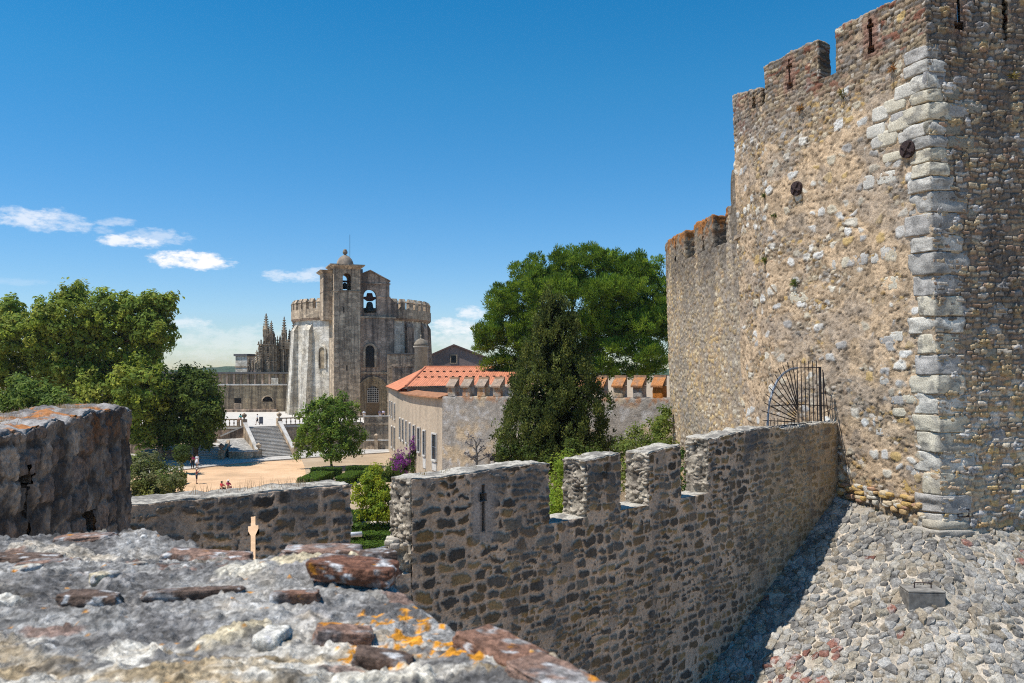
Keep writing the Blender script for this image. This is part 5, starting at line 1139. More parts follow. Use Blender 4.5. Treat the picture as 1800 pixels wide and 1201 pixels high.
# recessed upper wall and the tile coping of the curved wall
pw = [tuple(at(716, 0, 98.6)[:2]), tuple(at(905, 0, 98.2)[:2])]
m = MB(); extr(m, pw, .5, -6, -2.0); m.build('upper_wall', plain('shaded_render', (.30, .29, .28), .9, 0, .25, .8), ho)  # greyer than the cream walls: the shade is put into its colour
cp_ = [p for p in HP.p if p[1] < 108]
for a_, b_ in zip(cp_[:-1], cp_[1:]):
    d = (b_ - a_) / np.hypot(*(b_ - a_)); n = np.array([-d[1], d[0]])
    MB_ = [(*(a_ - n * .45), -2.78), (*(b_ - n * .45), -2.78), (*(b_ + n * 1.1), -2.42), (*(a_ + n * 1.1), -2.42)]
    m = MB(); m.prism(MB_, [(x, y, z + .13) for x, y, z in MB_])
    m.build('coping_tiles', plain('old_orange_tiles', (.34, .16, .08), .9, 0, .35, 2.5), ho)
cp2 = [p for p in HP.p if p[1] >= 104]
m = MB()
for a_, b_ in zip(cp2[:-1], cp2[1:]):
    d = (b_ - a_) / np.hypot(*(b_ - a_)); n = np.array([-d[1], d[0]])
    m.hexa([(*(a_ - n * .4), -2.749), (*(b_ - n * .4), -2.749), (*(b_ + n * .8), -2.749), (*(a_ + n * .8), -2.749)], [(*(a_ - n * .5), -2.6), (*(b_ - n * .5), -2.6), (*(b_ + n * .8), -2.5), (*(a_ + n * .8), -2.5)])
m.build('eaves', plain('eaves_tiles', (.45, .2, .1), .9, 0, .3, 2), ho)
def hwin(px0, px1, y0, y1, trim=.12):
    k0, k1 = HP.k(px0), HP.k(px1); k = (k0 + k1) / 2; P = HP(np.array([[k, 0, 0], [k + .2, 0, 0]])); p = P[0]; d = (P[1] - P[0])[:2]
    z0, z1 = (HY - y1) / F_PX * p[1], (HY - y0) / F_PX * p[1]; w = max(.35, (k1 - k0) / 2); f = frame(p, d)
    m = MB().box(f, -w - trim, -w, -.12, .1, z0 - trim, z1 + trim).box(f, w, w + trim, -.12, .1, z0 - trim, z1 + trim).box(f, -w, w, -.12, .1, z1, z1 + trim).box(f, -w - .05, w + .05, -.18, .1, z0 - trim * 1.2, z0)
    o = m.build('window', M['trim'], ho); MB().box(f, -w, w, -.03, .1, z0, z1).build('pane', M['glass'], o)
    m = MB(); m.box(f, -.03, .03, -.05, -.031, z0, z1); m.box(f, -w, w, -.05, -.031, (z0 + z1) / 2 - .03, (z0 + z1) / 2 + .03); m.build('glazing_bars', M['grey_iron'], o)
for w_ in [(760.5, 768, 764, 808, .16), (744.5, 748.5, 758, 800), (735, 739, 753, 794), (727.3, 730, 749, 788), (720.2, 722.6, 745, 783), (714, 716, 741, 778), (708, 710, 738, 774), (703, 704.6, 736, 770), (693.5, 695, 710, 737), (689, 690.2, 707, 733), (685.5, 686.6, 705, 730), (693, 695, 752, 790), (688.5, 690, 750, 786)]: hwin(*w_)
# white base panels under the three nearest windows
for px0, px1, y0, y1 in ((760, 768, 811, 826), (744, 749, 803, 822)):
    k0, k1 = HP.k(px0), HP.k(px1); P = HP(np.array([[k0, 0, 0], [k0 + .2, 0, 0]])); p = P[0]; f = frame(p, (P[1] - P[0])[:2]); MB().box(f, 0, k1 - k0, -.06, .1, (HY - y1) / F_PX * p[1], (HY - y0) / F_PX * p[1]).build('apron_panel', M['trim'], ho)
# the battlemented garden wall
gwp = [(-6.7, 82.0), (13.6, 67.35)]; gd = np.array([.811, -.585]); gn = np.array([.585, .811])
gw = thing('battlemented_wall', (0, 77, GZ), 'grey rendered garden wall with tile capped battlements behind the dark cypress', 'garden wall')
GP = Path(gwp)
def st_render(q, n):
    g = fbm(q, (2.4, 2.4, 1.5), 5, 3); c = mix((.31, .275, .235), (.46, .35, .23), sst(.42, .62, g + .16 * sst(-6, -9.5, q[:, 2]) - .03)); c = c * (.6 + .8 * fbm(q, .22, 4, 4))[:, None]
    wl = sst(.62, .68, fbm(q, .5, 4, 5)); c = c * (1 - .5 * wl)[:, None] + .5 * np.array([.5, .48, .46]) * wl[:, None]
    o = sst(.54, .62, fbm(q, .5, 4, 6)) * sst(-3.3, -2.6, q[:, 2]) * .7; c = c * (1 - o[:, None]) + np.array([.36, .16, .06]) * o[:, None]
    return .08 * (fbm(q, .5, 4, 7) - .5), c
zg = lambda s: -2.55 + .32 * s / 25
rough('wall_body', GP, 0, GP.L[-1], 0, .9, GZ - .2, zg, .12, st_render, M['far_stone'], gw, faces='FT', topamp=.05)
def st_cap(q, n):
    o = sst(4, 17, q[:, 0])[:, None]; base = np.array([.36, .27, .20]) * (1 - o) + np.array([.44, .19, .07]) * o
    k = sst(.50, .62, fbm(q, .22, 4, 9))[:, None]; return .05 * (fbm(q, .2, 3, 8) - .5), (base * (1 - .45 * k) + np.array([.2, .17, .14]) * .45 * k) * (.7 + .6 * fbm(q, .12, 3, 4))[:, None]
for i in range(14):
    s0 = .62 + 1.8 * i; s1 = s0 + .95; z = float(zg(np.array([s0]))[()] if False else -2.55 + .32 * s0 / 25)
    mo = rough('merlon', GP, s0, s1, .02, .82, z, z + .98, .12, st_render if i != 12 else (lambda q, n: (.04 * (fbm(q, .4, 3, 7) - .5), np.array([.42, .15, .03]) * (.6 + .8 * fbm(q, .25, 4, 4))[:, None])), M['far_stone'], gw, faces='FTLRK')
    fr_ = frame(gwp[0], gd)
    N1 = 14; us = np.linspace(s0 - .06, s1 + .06, N1); vs = np.linspace(-.16, .55, 8); U, Vv = np.meshgrid(us, vs, indexing='ij'); q = np.stack([U.ravel(), Vv.ravel(), (z + .93 + (Vv.ravel() + .22) / .77 * .82)], 1)
    d_, c_ = st_cap(q, None); q2 = q.copy(); q2[:, 2] += d_; P = GP(q2); q3 = q2.copy(); q3[:, 2] = q3[:, 2] - .16; Pb = GP(q3); nA = len(P)
    ii = np.arange(nA).reshape(N1, 8); qd_ = np.stack([ii[:-1, :-1], ii[1:, :-1], ii[1:, 1:], ii[:-1, 1:]], -1).reshape(-1, 4)
    ed = np.concatenate([ii[:, 0], ii[-1, 1:], ii[::-1, -1][1:], ii[0, ::-1][1:-1]]); e2 = np.roll(ed, -1); sd_ = np.stack([ed, ed + nA, e2 + nA, e2], 1)
    link('tile_cap', npmesh('tile_cap', np.concatenate([P, Pb]), np.concatenate([qd_, qd_[:, ::-1] + nA, sd_]), np.concatenate([c_, c_ * .7]), False), M['far_stone'], mo)
    m = MB(); m.box(fr_, s0 - .08, s1 + .08, .45, .62, z + 1.55, z + 1.84); m.hexa([fr_(s0 - .06, .04, z + .99), fr_(s1 + .06, .04, z + .99), fr_(s1 + .06, .6, z + .99), fr_(s0 - .06, .6, z + .99)], [fr_(s0 - .06, .50, z + 1.6), fr_(s1 + .06, .50, z + 1.6), fr_(s1 + .06, .6, z + 1.6), fr_(s0 - .06, .6, z + 1.6)])
    m.build('cap_ridge', plain('ridge_lichen', (.34, .21, .13), .9, 0, .4, 3), mo)
q = at(873, 808, 73.5); k = GP.k(873); p = GP(np.array([[k, 0, 0]]))[0]; f = frame(p, gd); z = (HY - 813) / F_PX * p[1]
o = MB().archring(f, -.8, .8, z - 1.5, z, -.06, .1, .2).build('opening', M['limegrey'], gw); MB().archpanel(f, -.8, .8, z - 1.5, z, -.02, .1).build('dark_hollow', M['void'], o)
# ------------------------------------------------------------------ distant hills
hv, hq, hc = [], [], []
xs = np.linspace(-2600, 2600, 240); nz_ = 10
Pn = np.stack([xs, xs * 0, xs * 0], 1)
h = 14 * fbm(Pn, 700, 4, 3) ** 2 + 6 * fbm(Pn, 60, 3, 4) + 15 * np.exp(-((xs + 570) / 60) ** 2) + 8 * np.exp(-((xs + 690) / 100) ** 2)
gx, gt = np.meshgrid(np.arange(240), np.linspace(0, 1, nz_), indexing='ij')
Ph = np.stack([xs[gx.ravel()], 1780 + 260 * gt.ravel() + 60 * vnoise(np.stack([xs[gx.ravel()], gt.ravel() * 300, gx.ravel() * 0], 1), 80, 8), GZ + (h[gx.ravel()] + 4) * np.sin(gt.ravel() * math.pi / 2) + 5 * (vnoise(np.stack([xs[gx.ravel()], gt.ravel() * 200, gx.ravel() * 0], 1), 14, 9) - .5)], 1)
ii = np.arange(240 * nz_).reshape(240, nz_)
tag(link('hills', npmesh('hills', Ph, np.stack([ii[:-1, :-1], ii[1:, :-1], ii[1:, 1:], ii[:-1, 1:]], -1).reshape(-1, 4), np.array([.045, .07, .03]) * (.6 + .8 * vnoise(Ph, 25, 3))[:, None]), attr_mat('wooded_hills', fine=.08, bump=.3, dist=3)), 'low wooded hills on the horizon', None, kind='structure')
# ------------------------------------------------------------------ foliage
def crown(name, blobs, parent, leaf, pal, dens, nleaf, rc, mat='leaf', up=.25, asp=.55, shell=.55, rnd=.8, droop=0.0, needle=False, flat_=1.0, seed=1):
    rg = np.random.default_rng(seed); Cc, Nn, Ss, Kk = [], [], [], []
    pal = np.asarray(pal, float)
    for c, r in blobs:
        c = np.asarray(c, float); r = np.asarray(r, float)
        n = max(3, int(dens * (r[0] * r[1] * r[2]) ** (2 / 3)))
        d = rg.normal(0, 1, (n, 3)); d /= np.linalg.norm(d, axis=1)[:, None]
        k = (shell + (1 - shell) * rg.random(n))[:, None]
        cc = c + d * k * r
        rcs = rc * rg.uniform(.55, 1.35, n)
        base = pal[rg.integers(0, len(pal), n)] * rg.uniform(.72, 1.25, n)[:, None]
        o = rg.normal(0, 1, (n, nleaf, 3)); o /= np.linalg.norm(o, axis=2)[:, :, None]
        o *= (rg.random((n, nleaf)) ** .45)[:, :, None]
        nn = o * .7 + d[:, None, :] * .5 + rg.normal(0, 1, (n, nleaf, 3)) * rnd * .5; nn[:, :, 2] += up
        P = cc[:, None, :] + o * rcs[:, None, None] * np.array([1, 1, flat_])
        P[:, :, 2] -= droop * np.abs(o[:, :, 0])
        Cc.append(P.reshape(-1, 3)); Nn.append(nn.reshape(-1, 3)); Ss.append(leaf * rg.uniform(.6, 1.3, n * nleaf)); Kk.append((base[:, None, :] * rg.uniform(.75, 1.25, (n, nleaf))[:, :, None]).reshape(-1, 3))
    C_, N_, S_, K_ = map(np.concatenate, (Cc, Nn, Ss, Kk))
    N_ /= np.linalg.norm(N_, axis=1)[:, None] + 1e-9
    rv = rg.normal(0, 1, C_.shape)
    if needle:                                  # the long side of the spray follows the outward direction
        t = N_; b = np.cross(t, rv); b /= np.linalg.norm(b, axis=1)[:, None]
    else:
        t = np.cross(N_, rv); t /= np.linalg.norm(t, axis=1)[:, None]; b = np.cross(N_, t)
    l = S_[:, None]; w = l * asp
    mid = C_ + (t * l * .5 if needle else N_ * l * .15)
    V = np.stack([C_ - (0 if needle else t * l), mid - b * w, C_ + t * l * (1.4 if needle else 1), mid + b * w], 1).reshape(-1, 3)
    q = np.arange(len(V)).reshape(-1, 4)
    return link(name, npmesh(name, V, q, np.repeat(K_, 4, 0), False), M[mat], parent)
def limbs(base, tops, r0, parent, fork=.4, mat='bark'):
    m = MB(); base = np.asarray(base, float); cen = np.mean([np.asarray(t, float) for t in tops], 0)
    fk = base * (1 - fork) + np.array([cen[0] * .5 + base[0] * .5, cen[1] * .5 + base[1] * .5, cen[2]]) * fork
    m.tube([base - [0, 0, .3], base + [0, 0, .1], (base + fk) / 2 + RNG.normal(0, r0 * .3, 3) * [1, 1, 0], fk], [r0 * 1.35, r0 * 1.05, r0 * .85, r0 * .7], 10)
    for t in tops:
        t = fk + (np.asarray(t, float) - fk) * .82; mid = fk * .5 + t * .5 + [0, 0, .12 * np.linalg.norm(t - fk)] + RNG.normal(0, .25, 3)
        m.tube([fk - (fk - base) * .05, mid, t], [r0 * .55, r0 * .33, r0 * .08], 7)
        for _ in range(3):
            e = t + RNG.normal(0, .07, 3) * np.linalg.norm(t - fk); m.tube([mid * .6 + t * .4, (mid + e) / 2 + [0, 0, .2], e], [r0 * .2, r0 * .13, r0 * .04], 5)
    return m.build('trunk', M[mat], parent, True)
def B_(px, py, d, rx, ry, rz=None): 
    k = d / F_PX; return (at(px, py, d), (rx * k, (rz or (rx + ry) / 2) * k, ry * k))
def tree(name, base, blobs, label, cat, r0, group=None, fork=.4, tops=None, **kw):
    t = thing(name, base, label, cat, group)
    limbs(base, [b[0] for b in blobs][:tops or 9], r0, t, fork)
    crown('crown', blobs, t, **kw); return t
PL = [(.19, .25, .034), (.23, .285, .04), (.14, .20, .032), (.27, .30, .055), (.165, .235, .04)]
b1 = gnd(120, 840, GZ); b1 = at(120, 0, 118); b1[2] = GZ
tree('plane_tree', b1, [B_(40, 590, 116, 66, 44), B_(-15, 640, 118, 60, 70), B_(110, 560, 117, 62, 48), B_(130, 520, 119, 26, 26), B_(195, 555, 117, 54, 46), B_(250, 550, 118, 48, 40), B_(285, 535, 118, 26, 24), B_(270, 590, 117, 40, 44), B_(215, 620, 119, 66, 56), B_(120, 640, 118, 60, 50), B_(250, 680, 114, 54, 58), B_(180, 700, 116, 55, 60), B_(60, 665, 121, 60, 50), B_(255, 745, 117, 44, 42), B_(20, 545, 119, 26, 24), B_(150, 590, 117, 40, 34)],
     'biggest broad leafed tree with a wide bright green crown at the left edge', 'tree', .75, tops=9, leaf=.30, pal=PL, dens=11, nleaf=30, rc=.80, shell=.45, seed=11)
b2 = at(345, 0, 117); b2[2] = GZ
tree('plane_tree', b2, [B_(325, 680, 116, 40, 36), B_(305, 730, 117, 42, 48), B_(352, 700, 115, 38, 44), B_(340, 755, 116, 40, 36), B_(372, 730, 114, 22, 42), B_(355, 665, 117, 20, 18), B_(300, 770, 118, 22, 18), B_(362, 775, 117, 18, 14), B_(330, 655, 119, 16, 13)],
     'darker lower tree between the biggest tree and the broad stairs', 'tree', .4, leaf=.24, pal=[(.075, .115, .02), (.09, .135, .024), (.115, .16, .028), (.065, .10, .02)], dens=13, nleaf=34, rc=.85, shell=.4, seed=12)
b3 = at(60, 0, 80); b3[2] = GZ
tree('small_tree', b3, [B_(60, 705, 78, 48, 42), B_(100, 720, 77, 40, 36), B_(15, 725, 78, 48, 40), B_(130, 735, 79, 26, 28), B_(70, 760, 78, 60, 40), B_(40, 680, 79, 28, 22)],
     'bushy mid green small tree just behind the left wall block', 'tree', .25, leaf=.19, pal=[(.105, .17, .03), (.125, .19, .04), (.085, .14, .028), (.15, .21, .04)], dens=16, nleaf=34, rc=.6, shell=.5, seed=13)
b4 = at(270, 0, 90); b4[2] = GZ
tree('olive_tree', b4, [B_(262, 820, 88, 36, 26), B_(240, 835, 87, 26, 32), B_(295, 835, 88, 30, 28), B_(270, 855, 86, 52, 30), B_(310, 855, 87, 18, 24), B_(248, 808, 89, 20, 16)],
     'loose greyish olive green tree beside the sand court, in front of the clipped hedge', 'tree', .16, leaf=.15, pal=[(.16, .185, .05), (.13, .17, .045), (.19, .20, .075), (.12, .15, .04), (.17, .185, .09)], dens=17, nleaf=26, rc=.55, shell=.4, seed=14)
b5 = at(318, 0, 106); b5[2] = GZ
tree('small_tree', b5, [B_(318, 795, 105, 17, 16), B_(326, 800, 104, 12, 13), B_(312, 808, 105, 10, 9)], 'very small dark tree at the pavement edge by the short flight of stairs', 'tree', .08, leaf=.14, pal=[(.05, .08, .018), (.06, .095, .02)], dens=30, nleaf=26, rc=.4, shell=.4, seed=15)
b6 = gnd(583, 822)
tree('round_tree', b6, [B_(575, 725, 111, 40, 28), B_(560, 755, 110, 38, 34), B_(598, 740, 111, 36, 34), B_(575, 710, 112, 26, 16), B_(590, 780, 109, 36, 30), B_(550, 785, 110, 24, 18), B_(615, 770, 110, 20, 22), B_(540, 760, 111, 18, 20), B_(580, 800, 108, 24, 10), B_(628, 790, 110, 12, 14), B_(535, 730, 112, 14, 12), B_(620, 715, 112, 12, 12), B_(548, 712, 112, 11, 10), B_(600, 702, 112, 12, 10), B_(527, 775, 110, 10, 12), B_(636, 765, 111, 10, 12), B_(524, 800, 110, 8, 8)],
     'round fresh green tree on a thin trunk, right of the broad stairs', 'tree', .17, leaf=.17, pal=[(.11, .18, .025), (.135, .21, .03), (.085, .15, .026), (.16, .225, .036)], dens=14, nleaf=28, rc=.55, shell=.55, fork=.25, seed=16)
# yellowish inner leaves of the round tree are part of its crown colour; the orange tree by the wall
b7 = gnd(663, 932)
tree('orange_tree', b7, [B_(655, 845, 68, 26, 26), B_(640, 868, 67, 26, 28), B_(670, 870, 67, 26, 28), B_(650, 895, 66, 30, 22), B_(678, 900, 66, 22, 24), B_(662, 828, 68, 12, 12), B_(690, 880, 67, 16, 24)],
     'yellow green orange tree seen through the gap between the two long merlons', 'tree', .13, leaf=.12, pal=[(.24, .29, .025), (.20, .26, .025), (.14, .21, .024), (.30, .33, .03)], dens=34, nleaf=30, rc=.36, shell=.4, seed=17)
# stone pine
PN = [(.11, .19, .018), (.14, .225, .022), (.07, .135, .015), (.175, .26, .027)]
bp = at(1005, 0, 112); bp[2] = GZ
pine = thing('stone_pine', bp, 'huge rounded umbrella pine with a dense bright green crown behind the cypress', 'tree')
pb = [B_(880, 545, 110, 42, 30), B_(868, 590, 109, 30, 30), B_(905, 510, 111, 34, 26), B_(950, 480, 111, 46, 30), B_(1010, 466, 112, 50, 28), B_(1070, 462, 111, 54, 28), B_(1125, 475, 110, 40, 30), B_(1160, 510, 109, 30, 36), B_(1100, 510, 107, 50, 36), B_(1050, 530, 106, 44, 40), B_(1100, 570, 106, 50, 36), B_(1140, 560, 107, 40, 44), B_(1080, 620, 106, 34, 26), B_(1125, 625, 106, 40, 30), B_(930, 560, 109, 50, 44), B_(900, 610, 109, 40, 30), B_(850, 612, 109, 16, 18), B_(870, 640, 109, 26, 20), B_(890, 660, 109, 22, 16), B_(1060, 645, 107, 30, 20), B_(980, 520, 108, 60, 44), B_(1150, 620, 108, 24, 26), B_(1030, 575, 109, 50, 44), B_(960, 600, 110, 50, 44), B_(1090, 560, 110, 50, 50), B_(920, 640, 110, 34, 26), B_(1030, 620, 110, 44, 30), B_(1070, 655, 111, 30, 16), B_(1120, 655, 111, 34, 18), B_(1158, 650, 110, 20, 20), B_(1040, 505, 111, 56, 34), B_(1100, 505, 112, 50, 34), B_(985, 505, 112, 50, 32), B_(1150, 545, 110, 34, 34), B_(1120, 595, 110, 44, 30), B_(1160, 590, 109, 24, 34), B_(1060, 590, 111, 46, 40), B_(920, 545, 111, 44, 34), B_(890, 580, 110, 36, 34), B_(1010, 640, 111, 40, 26)]
pr_ = np.random.default_rng(3); pb2 = []
for c, r in pb:                                # every bough ends in a handful of puffs that face up and out
    c = np.asarray(c); r = np.asarray(r)
    for _ in range(9):
        d = pr_.normal(0, 1, 3); d[2] = abs(d[2]) * .9 - .25; d[1] -= .25; d /= np.linalg.norm(d); k = pr_.uniform(.36, .54)
        pb2.append((c + d * r * .78, (k * r.mean() * 1.0, k * r.mean() * 1.0, k * r.mean() * .92)))
    pb2.append((c, tuple(r * .6)))
crown('crown', pb2, pine, .24, PN, 7.5, 70, .55, 'needle', up=.75, asp=.22, shell=.62, rnd=.5, needle=True, flat_=.85, seed=21)
limbs(bp, [b[0] for b in pb[::2]], .6, pine, .55)
# cypress
bc = at(985, 0, 64); bc[2] = GZ
cy = thing('cypress', bc, 'tall dark conical cypress with a ragged outline in front of the grey garden wall', 'tree')
prof = [(492, 1), (505, 7), (520, 15), (540, 26), (560, 35), (590, 46), (620, 56), (650, 66), (680, 77), (710, 88), (740, 98), (770, 104), (800, 102), (835, 92)]
cr_ = np.random.default_rng(8); cb = []; ys = np.array([p[0] for p in prof], float); ws = np.array([p[1] for p in prof], float)
yy = cr_.choice(np.linspace(494, 830, 600), 430, p=(lambda q: q / q.sum())(np.interp(np.linspace(494, 830, 600), ys, ws) ** 1.15 + 4))
for y in yy:                                   # upswept sprays on the face of the cone, a darker core behind them
    R_ = np.interp(y, ys, ws) * 64 / F_PX; a = cr_.uniform(0, 2 * math.pi); k = cr_.uniform(.72, 1.0) + (.16 if cr_.random() < .12 else 0); c = at(972 + .03 * (y - 500), y, 64)
    f_ = min(1, .35 + R_ / 2.2); cb.append((c + np.array([math.cos(a) * R_ * k, math.sin(a) * R_ * k, 0]), (.36 * f_, .36 * f_, .80 * f_)))
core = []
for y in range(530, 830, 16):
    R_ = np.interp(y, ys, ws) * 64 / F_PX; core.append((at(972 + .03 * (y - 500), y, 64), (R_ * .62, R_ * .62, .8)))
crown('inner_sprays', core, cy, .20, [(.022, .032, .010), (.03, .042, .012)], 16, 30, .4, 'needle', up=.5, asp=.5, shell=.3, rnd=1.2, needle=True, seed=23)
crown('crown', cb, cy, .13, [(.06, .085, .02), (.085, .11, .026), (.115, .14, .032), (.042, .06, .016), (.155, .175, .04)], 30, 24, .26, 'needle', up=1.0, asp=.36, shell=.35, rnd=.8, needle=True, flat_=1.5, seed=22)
MB().tube([tuple(bc - [0, 0, .3]), tuple(at(978, 700, 64)), tuple(at(974, 590, 64))], [.4, .25, .08], 9).build('trunk', M['bark'], cy, True)
# bushes
def bush(name, blobs, label, cat='bush', group=None, **kw):
    c = blobs[0][0]; base = np.array([c[0], c[1], GZ]); t = thing(name, base, label, cat, group); k = dict(leaf=.11, pal=[(.10, .15, .02), (.13, .17, .03), (.085, .13, .02)], dens=34, nleaf=26, rc=.35, shell=.4); k.update(kw)
    m = MB()
    for b in blobs: m.tube([tuple(base - [0, 0, .2]), tuple((base + b[0]) / 2 + RNG.normal(0, .1, 3)), tuple(b[0] - [0, 0, .2])], [.07, .05, .015], 6)
    m.build('stems', M['bark'], t); crown('crown', blobs, t, **k); return t
bush('broom_bush', [B_(1140, 770, 55, 42, 26), B_(1110, 790, 54, 36, 22), B_(1165, 752, 56, 24, 28), B_(1130, 830, 54, 60, 40), B_(1170, 800, 55, 30, 40), B_(1150, 745, 56, 16, 14)], 'feathery yellow green broom bush in front of the grey wall, beside the curtain wall', seed=31, pal=[(.16, .205, .04), (.19, .225, .05), (.13, .175, .04)], leaf=.10)
bush('climbing_shrub', [B_(1168, 722, 60, 10, 14), B_(1164, 745, 60, 10, 12), B_(1170, 735, 60, 8, 18)], 'small bright green shrub climbing at the left edge of the curtain wall', seed=32)
bush('leafy_bush', [B_(978, 830, 42, 20, 34), B_(990, 870, 41, 24, 34), B_(970, 900, 41, 24, 20), B_(1000, 810, 43, 18, 18), B_(975, 880, 42, 20, 40)], 'bright green leafy bush filling the first narrow gap of the battlements', seed=33, pal=[(.20, .29, .03), (.16, .25, .03), (.25, .32, .045)], leaf=.09)
bush('low_bush', [B_(905, 800, 62, 26, 22), B_(940, 800, 61, 28, 20), B_(885, 792, 62, 12, 18), B_(960, 815, 60, 24, 18), B_(1005, 785, 58, 14, 18), B_(1090, 790, 58, 18, 22), B_(1015, 800, 58, 26, 20), B_(1050, 805, 58, 26, 20)], 'low mid green bushes in a band at the foot of the cypress', seed=34, pal=[(.075, .11, .02), (.095, .135, .025), (.06, .09, .02)])
bush('ivy', [B_(1198, 830, 40, 9, 20), B_(1200, 860, 40, 10, 20), B_(1196, 800, 41, 8, 14)], 'dark green creeper seen through the last narrow gap of the battlements', seed=35, pal=[(.06, .12, .02), (.05, .10, .02)], leaf=.09)
bush('green_shrub', [B_(705, 812, 98, 20, 14), B_(690, 822, 96, 18, 12), B_(715, 828, 96, 18, 12)], 'rounded light green shrub left of the purple bougainvillea', seed=36, pal=[(.11, .16, .03), (.13, .18, .04)], leaf=.14, dens=22, rc=.45)
bg = thing('bougainvillea', gnd(715, 838), 'purple flowering bougainvillea climbing the house wall', 'flowering shrub')
crown('leaves', [B_(716, 812, 92, 18, 20), B_(726, 795, 91, 10, 22), B_(705, 825, 92, 16, 12), B_(728, 820, 91, 9, 18)], bg, .11, [(.05, .09, .02), (.07, .11, .02)], 26, 22, .4, shell=.3, seed=37)
crown('flowers', [B_(714, 806, 91, 18, 18), B_(727, 785, 90.5, 7, 16), B_(698, 808, 91, 12, 10), B_(705, 822, 91, 14, 12), B_(700, 795, 91, 12, 4), B_(729, 772, 90.5, 4, 6)], bg, .10, [(.22, .045, .22), (.28, .07, .27), (.17, .03, .20)], 22, 16, .36, shell=.5, seed=38)
MB().tube([tuple(gnd(722, 838)), tuple(at(722, 810, 91)), tuple(at(728, 780, 90.5))], [.08, .06, .02], 6).build('stem', M['bark'], bg)
# clipped hedges
def hedge(name, x0, x1, y0, y1, h, label, rot=0.0, pal=[(.05, .10, .015), (.06, .115, .018), (.045, .085, .015)], leaf=.10, z=GZ):
    f = frame((x0, y0, 0), (math.cos(rot), math.sin(rot))); L_, D_ = x1 - x0, y1 - y0
    t = thing(name, f(L_ / 2, D_ / 2, z), label, 'hedge', 'clipped box hedges in the garden')
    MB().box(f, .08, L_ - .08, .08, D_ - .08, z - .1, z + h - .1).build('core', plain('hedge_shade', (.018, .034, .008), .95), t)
    n = int((L_ * D_ + 2 * h * (L_ + D_)) * 130); rg = np.random.default_rng(int(abs(x0 * 7 + y0 * 13))); P, N = [], []
    ar = np.array([L_ * D_, L_ * h, L_ * h, D_ * h, D_ * h]); k = rg.choice(5, n, p=ar / ar.sum()); a, b, c = rg.random(n), rg.random(n), rg.random(n)
    A = np.where(k == 3, 0, np.where(k == 4, 1, a)) * L_; Bb = np.where(k == 1, 0, np.where(k == 2, 1, b)) * D_; Cz = np.where(k == 0, 1, c) * h
    nn = np.array([(0, 0, 1), (0, -1, 0), (0, 1, 0), (-1, 0, 0), (1, 0, 0)], float)[k] + rg.normal(0, .5, (n, 3))
    w = np.array([f(x, y, zz) for x, y, zz in zip(A, Bb, Cz + z)]) + rg.normal(0, .035, (n, 3)); cr, sr = math.cos(rot), math.sin(rot)
    nn = np.stack([nn[:, 0] * cr - nn[:, 1] * sr, nn[:, 0] * sr + nn[:, 1] * cr, nn[:, 2]], 1); nn /= np.linalg.norm(nn, axis=1)[:, None]
    tt = np.cross(nn, rg.normal(0, 1, (n, 3))); tt /= np.linalg.norm(tt, axis=1)[:, None]; bb = np.cross(nn, tt); l = (leaf * rg.uniform(.6, 1.3, n))[:, None]
    V = np.stack([w - tt * l, w - bb * l * .6, w + tt * l, w + bb * l * .6], 1).reshape(-1, 3); colr = np.asarray(pal)[rg.integers(0, len(pal), n)] * rg.uniform(.7, 1.35, n)[:, None]
    link('leaves', npmesh('leaves', V, np.arange(len(V)).reshape(-1, 4), np.repeat(colr, 4, 0), False), M['leaf'], t); return t
G1 = [(.075, .135, .016), (.09, .155, .02), (.065, .115, .016)]
hedge('hedge', -23.6, -21.4, 93.5, 100.5, .85, 'long clipped hedge at the corner of the sand court, first in the row', -.06, G1)
hedge('hedge', -23.9, -20.4, 101.2, 102.6, 1.05, 'clipped hedge closing the back of the first garden bed, left of the round tree trunk', .04)
hedge('hedge', -19.6, -17.9, 94.5, 101.0, .85, 'clipped hedge running towards the viewer right of the round tree trunk', -.05, G1)
hedge('hedge', -19.9, -15.8, 102.2, 103.8, 1.1, 'clipped hedge across the garden just right of the round tree trunk', .05)
hedge('hedge', -17.2, -13.9, 97.0, 98.6, 1.1, 'short clipped hedge behind the top of the orange tree', .05)
hedge('hedge', -14.6, -11.8, 99.5, 101.0, 1.4, 'dark clipped hedge at the foot of the bougainvillea', .05)
hedge('hedge', -38.8, -36.6, 87.0, 96.5, 1.0, 'clipped hedge along the left edge of the sand court', .02, [(.06, .105, .018), (.075, .125, .02)])
hedge('hedge', -14.3, -9.2, 72.0, 73.4, .75, 'low clipped hedge behind the trunk of the orange tree', .08)
hedge('hedge', -13.2, -7.4, 66.0, 67.2, .7, 'low clipped hedge level with the trunk of the orange tree', .06, G1)
hedge('hedge', -12.6, -6.4, 62.2, 63.6, .75, 'low clipped hedge just behind the steel railing, second one', .05, G1)
hedge('hedge', -11.9, -5.8, 58.4, 60.0, .75, 'low clipped hedge closest to the steel railing', .05, G1)
hedge('hedge', -14.0, -12.6, 60.0, 72.0, .75, 'low clipped hedge running away from the railing along the left of the gap', .0)
flat('garden_path', [g2(622, 905), g2(690, 905), g2(700, 925), g2(618, 925)], GZ - .004, ground_mat('grey_gravel', (.42, .36, .31), (.50, .44, .38), (.46, .40, .34)), 'grey gravel path between the hedges')
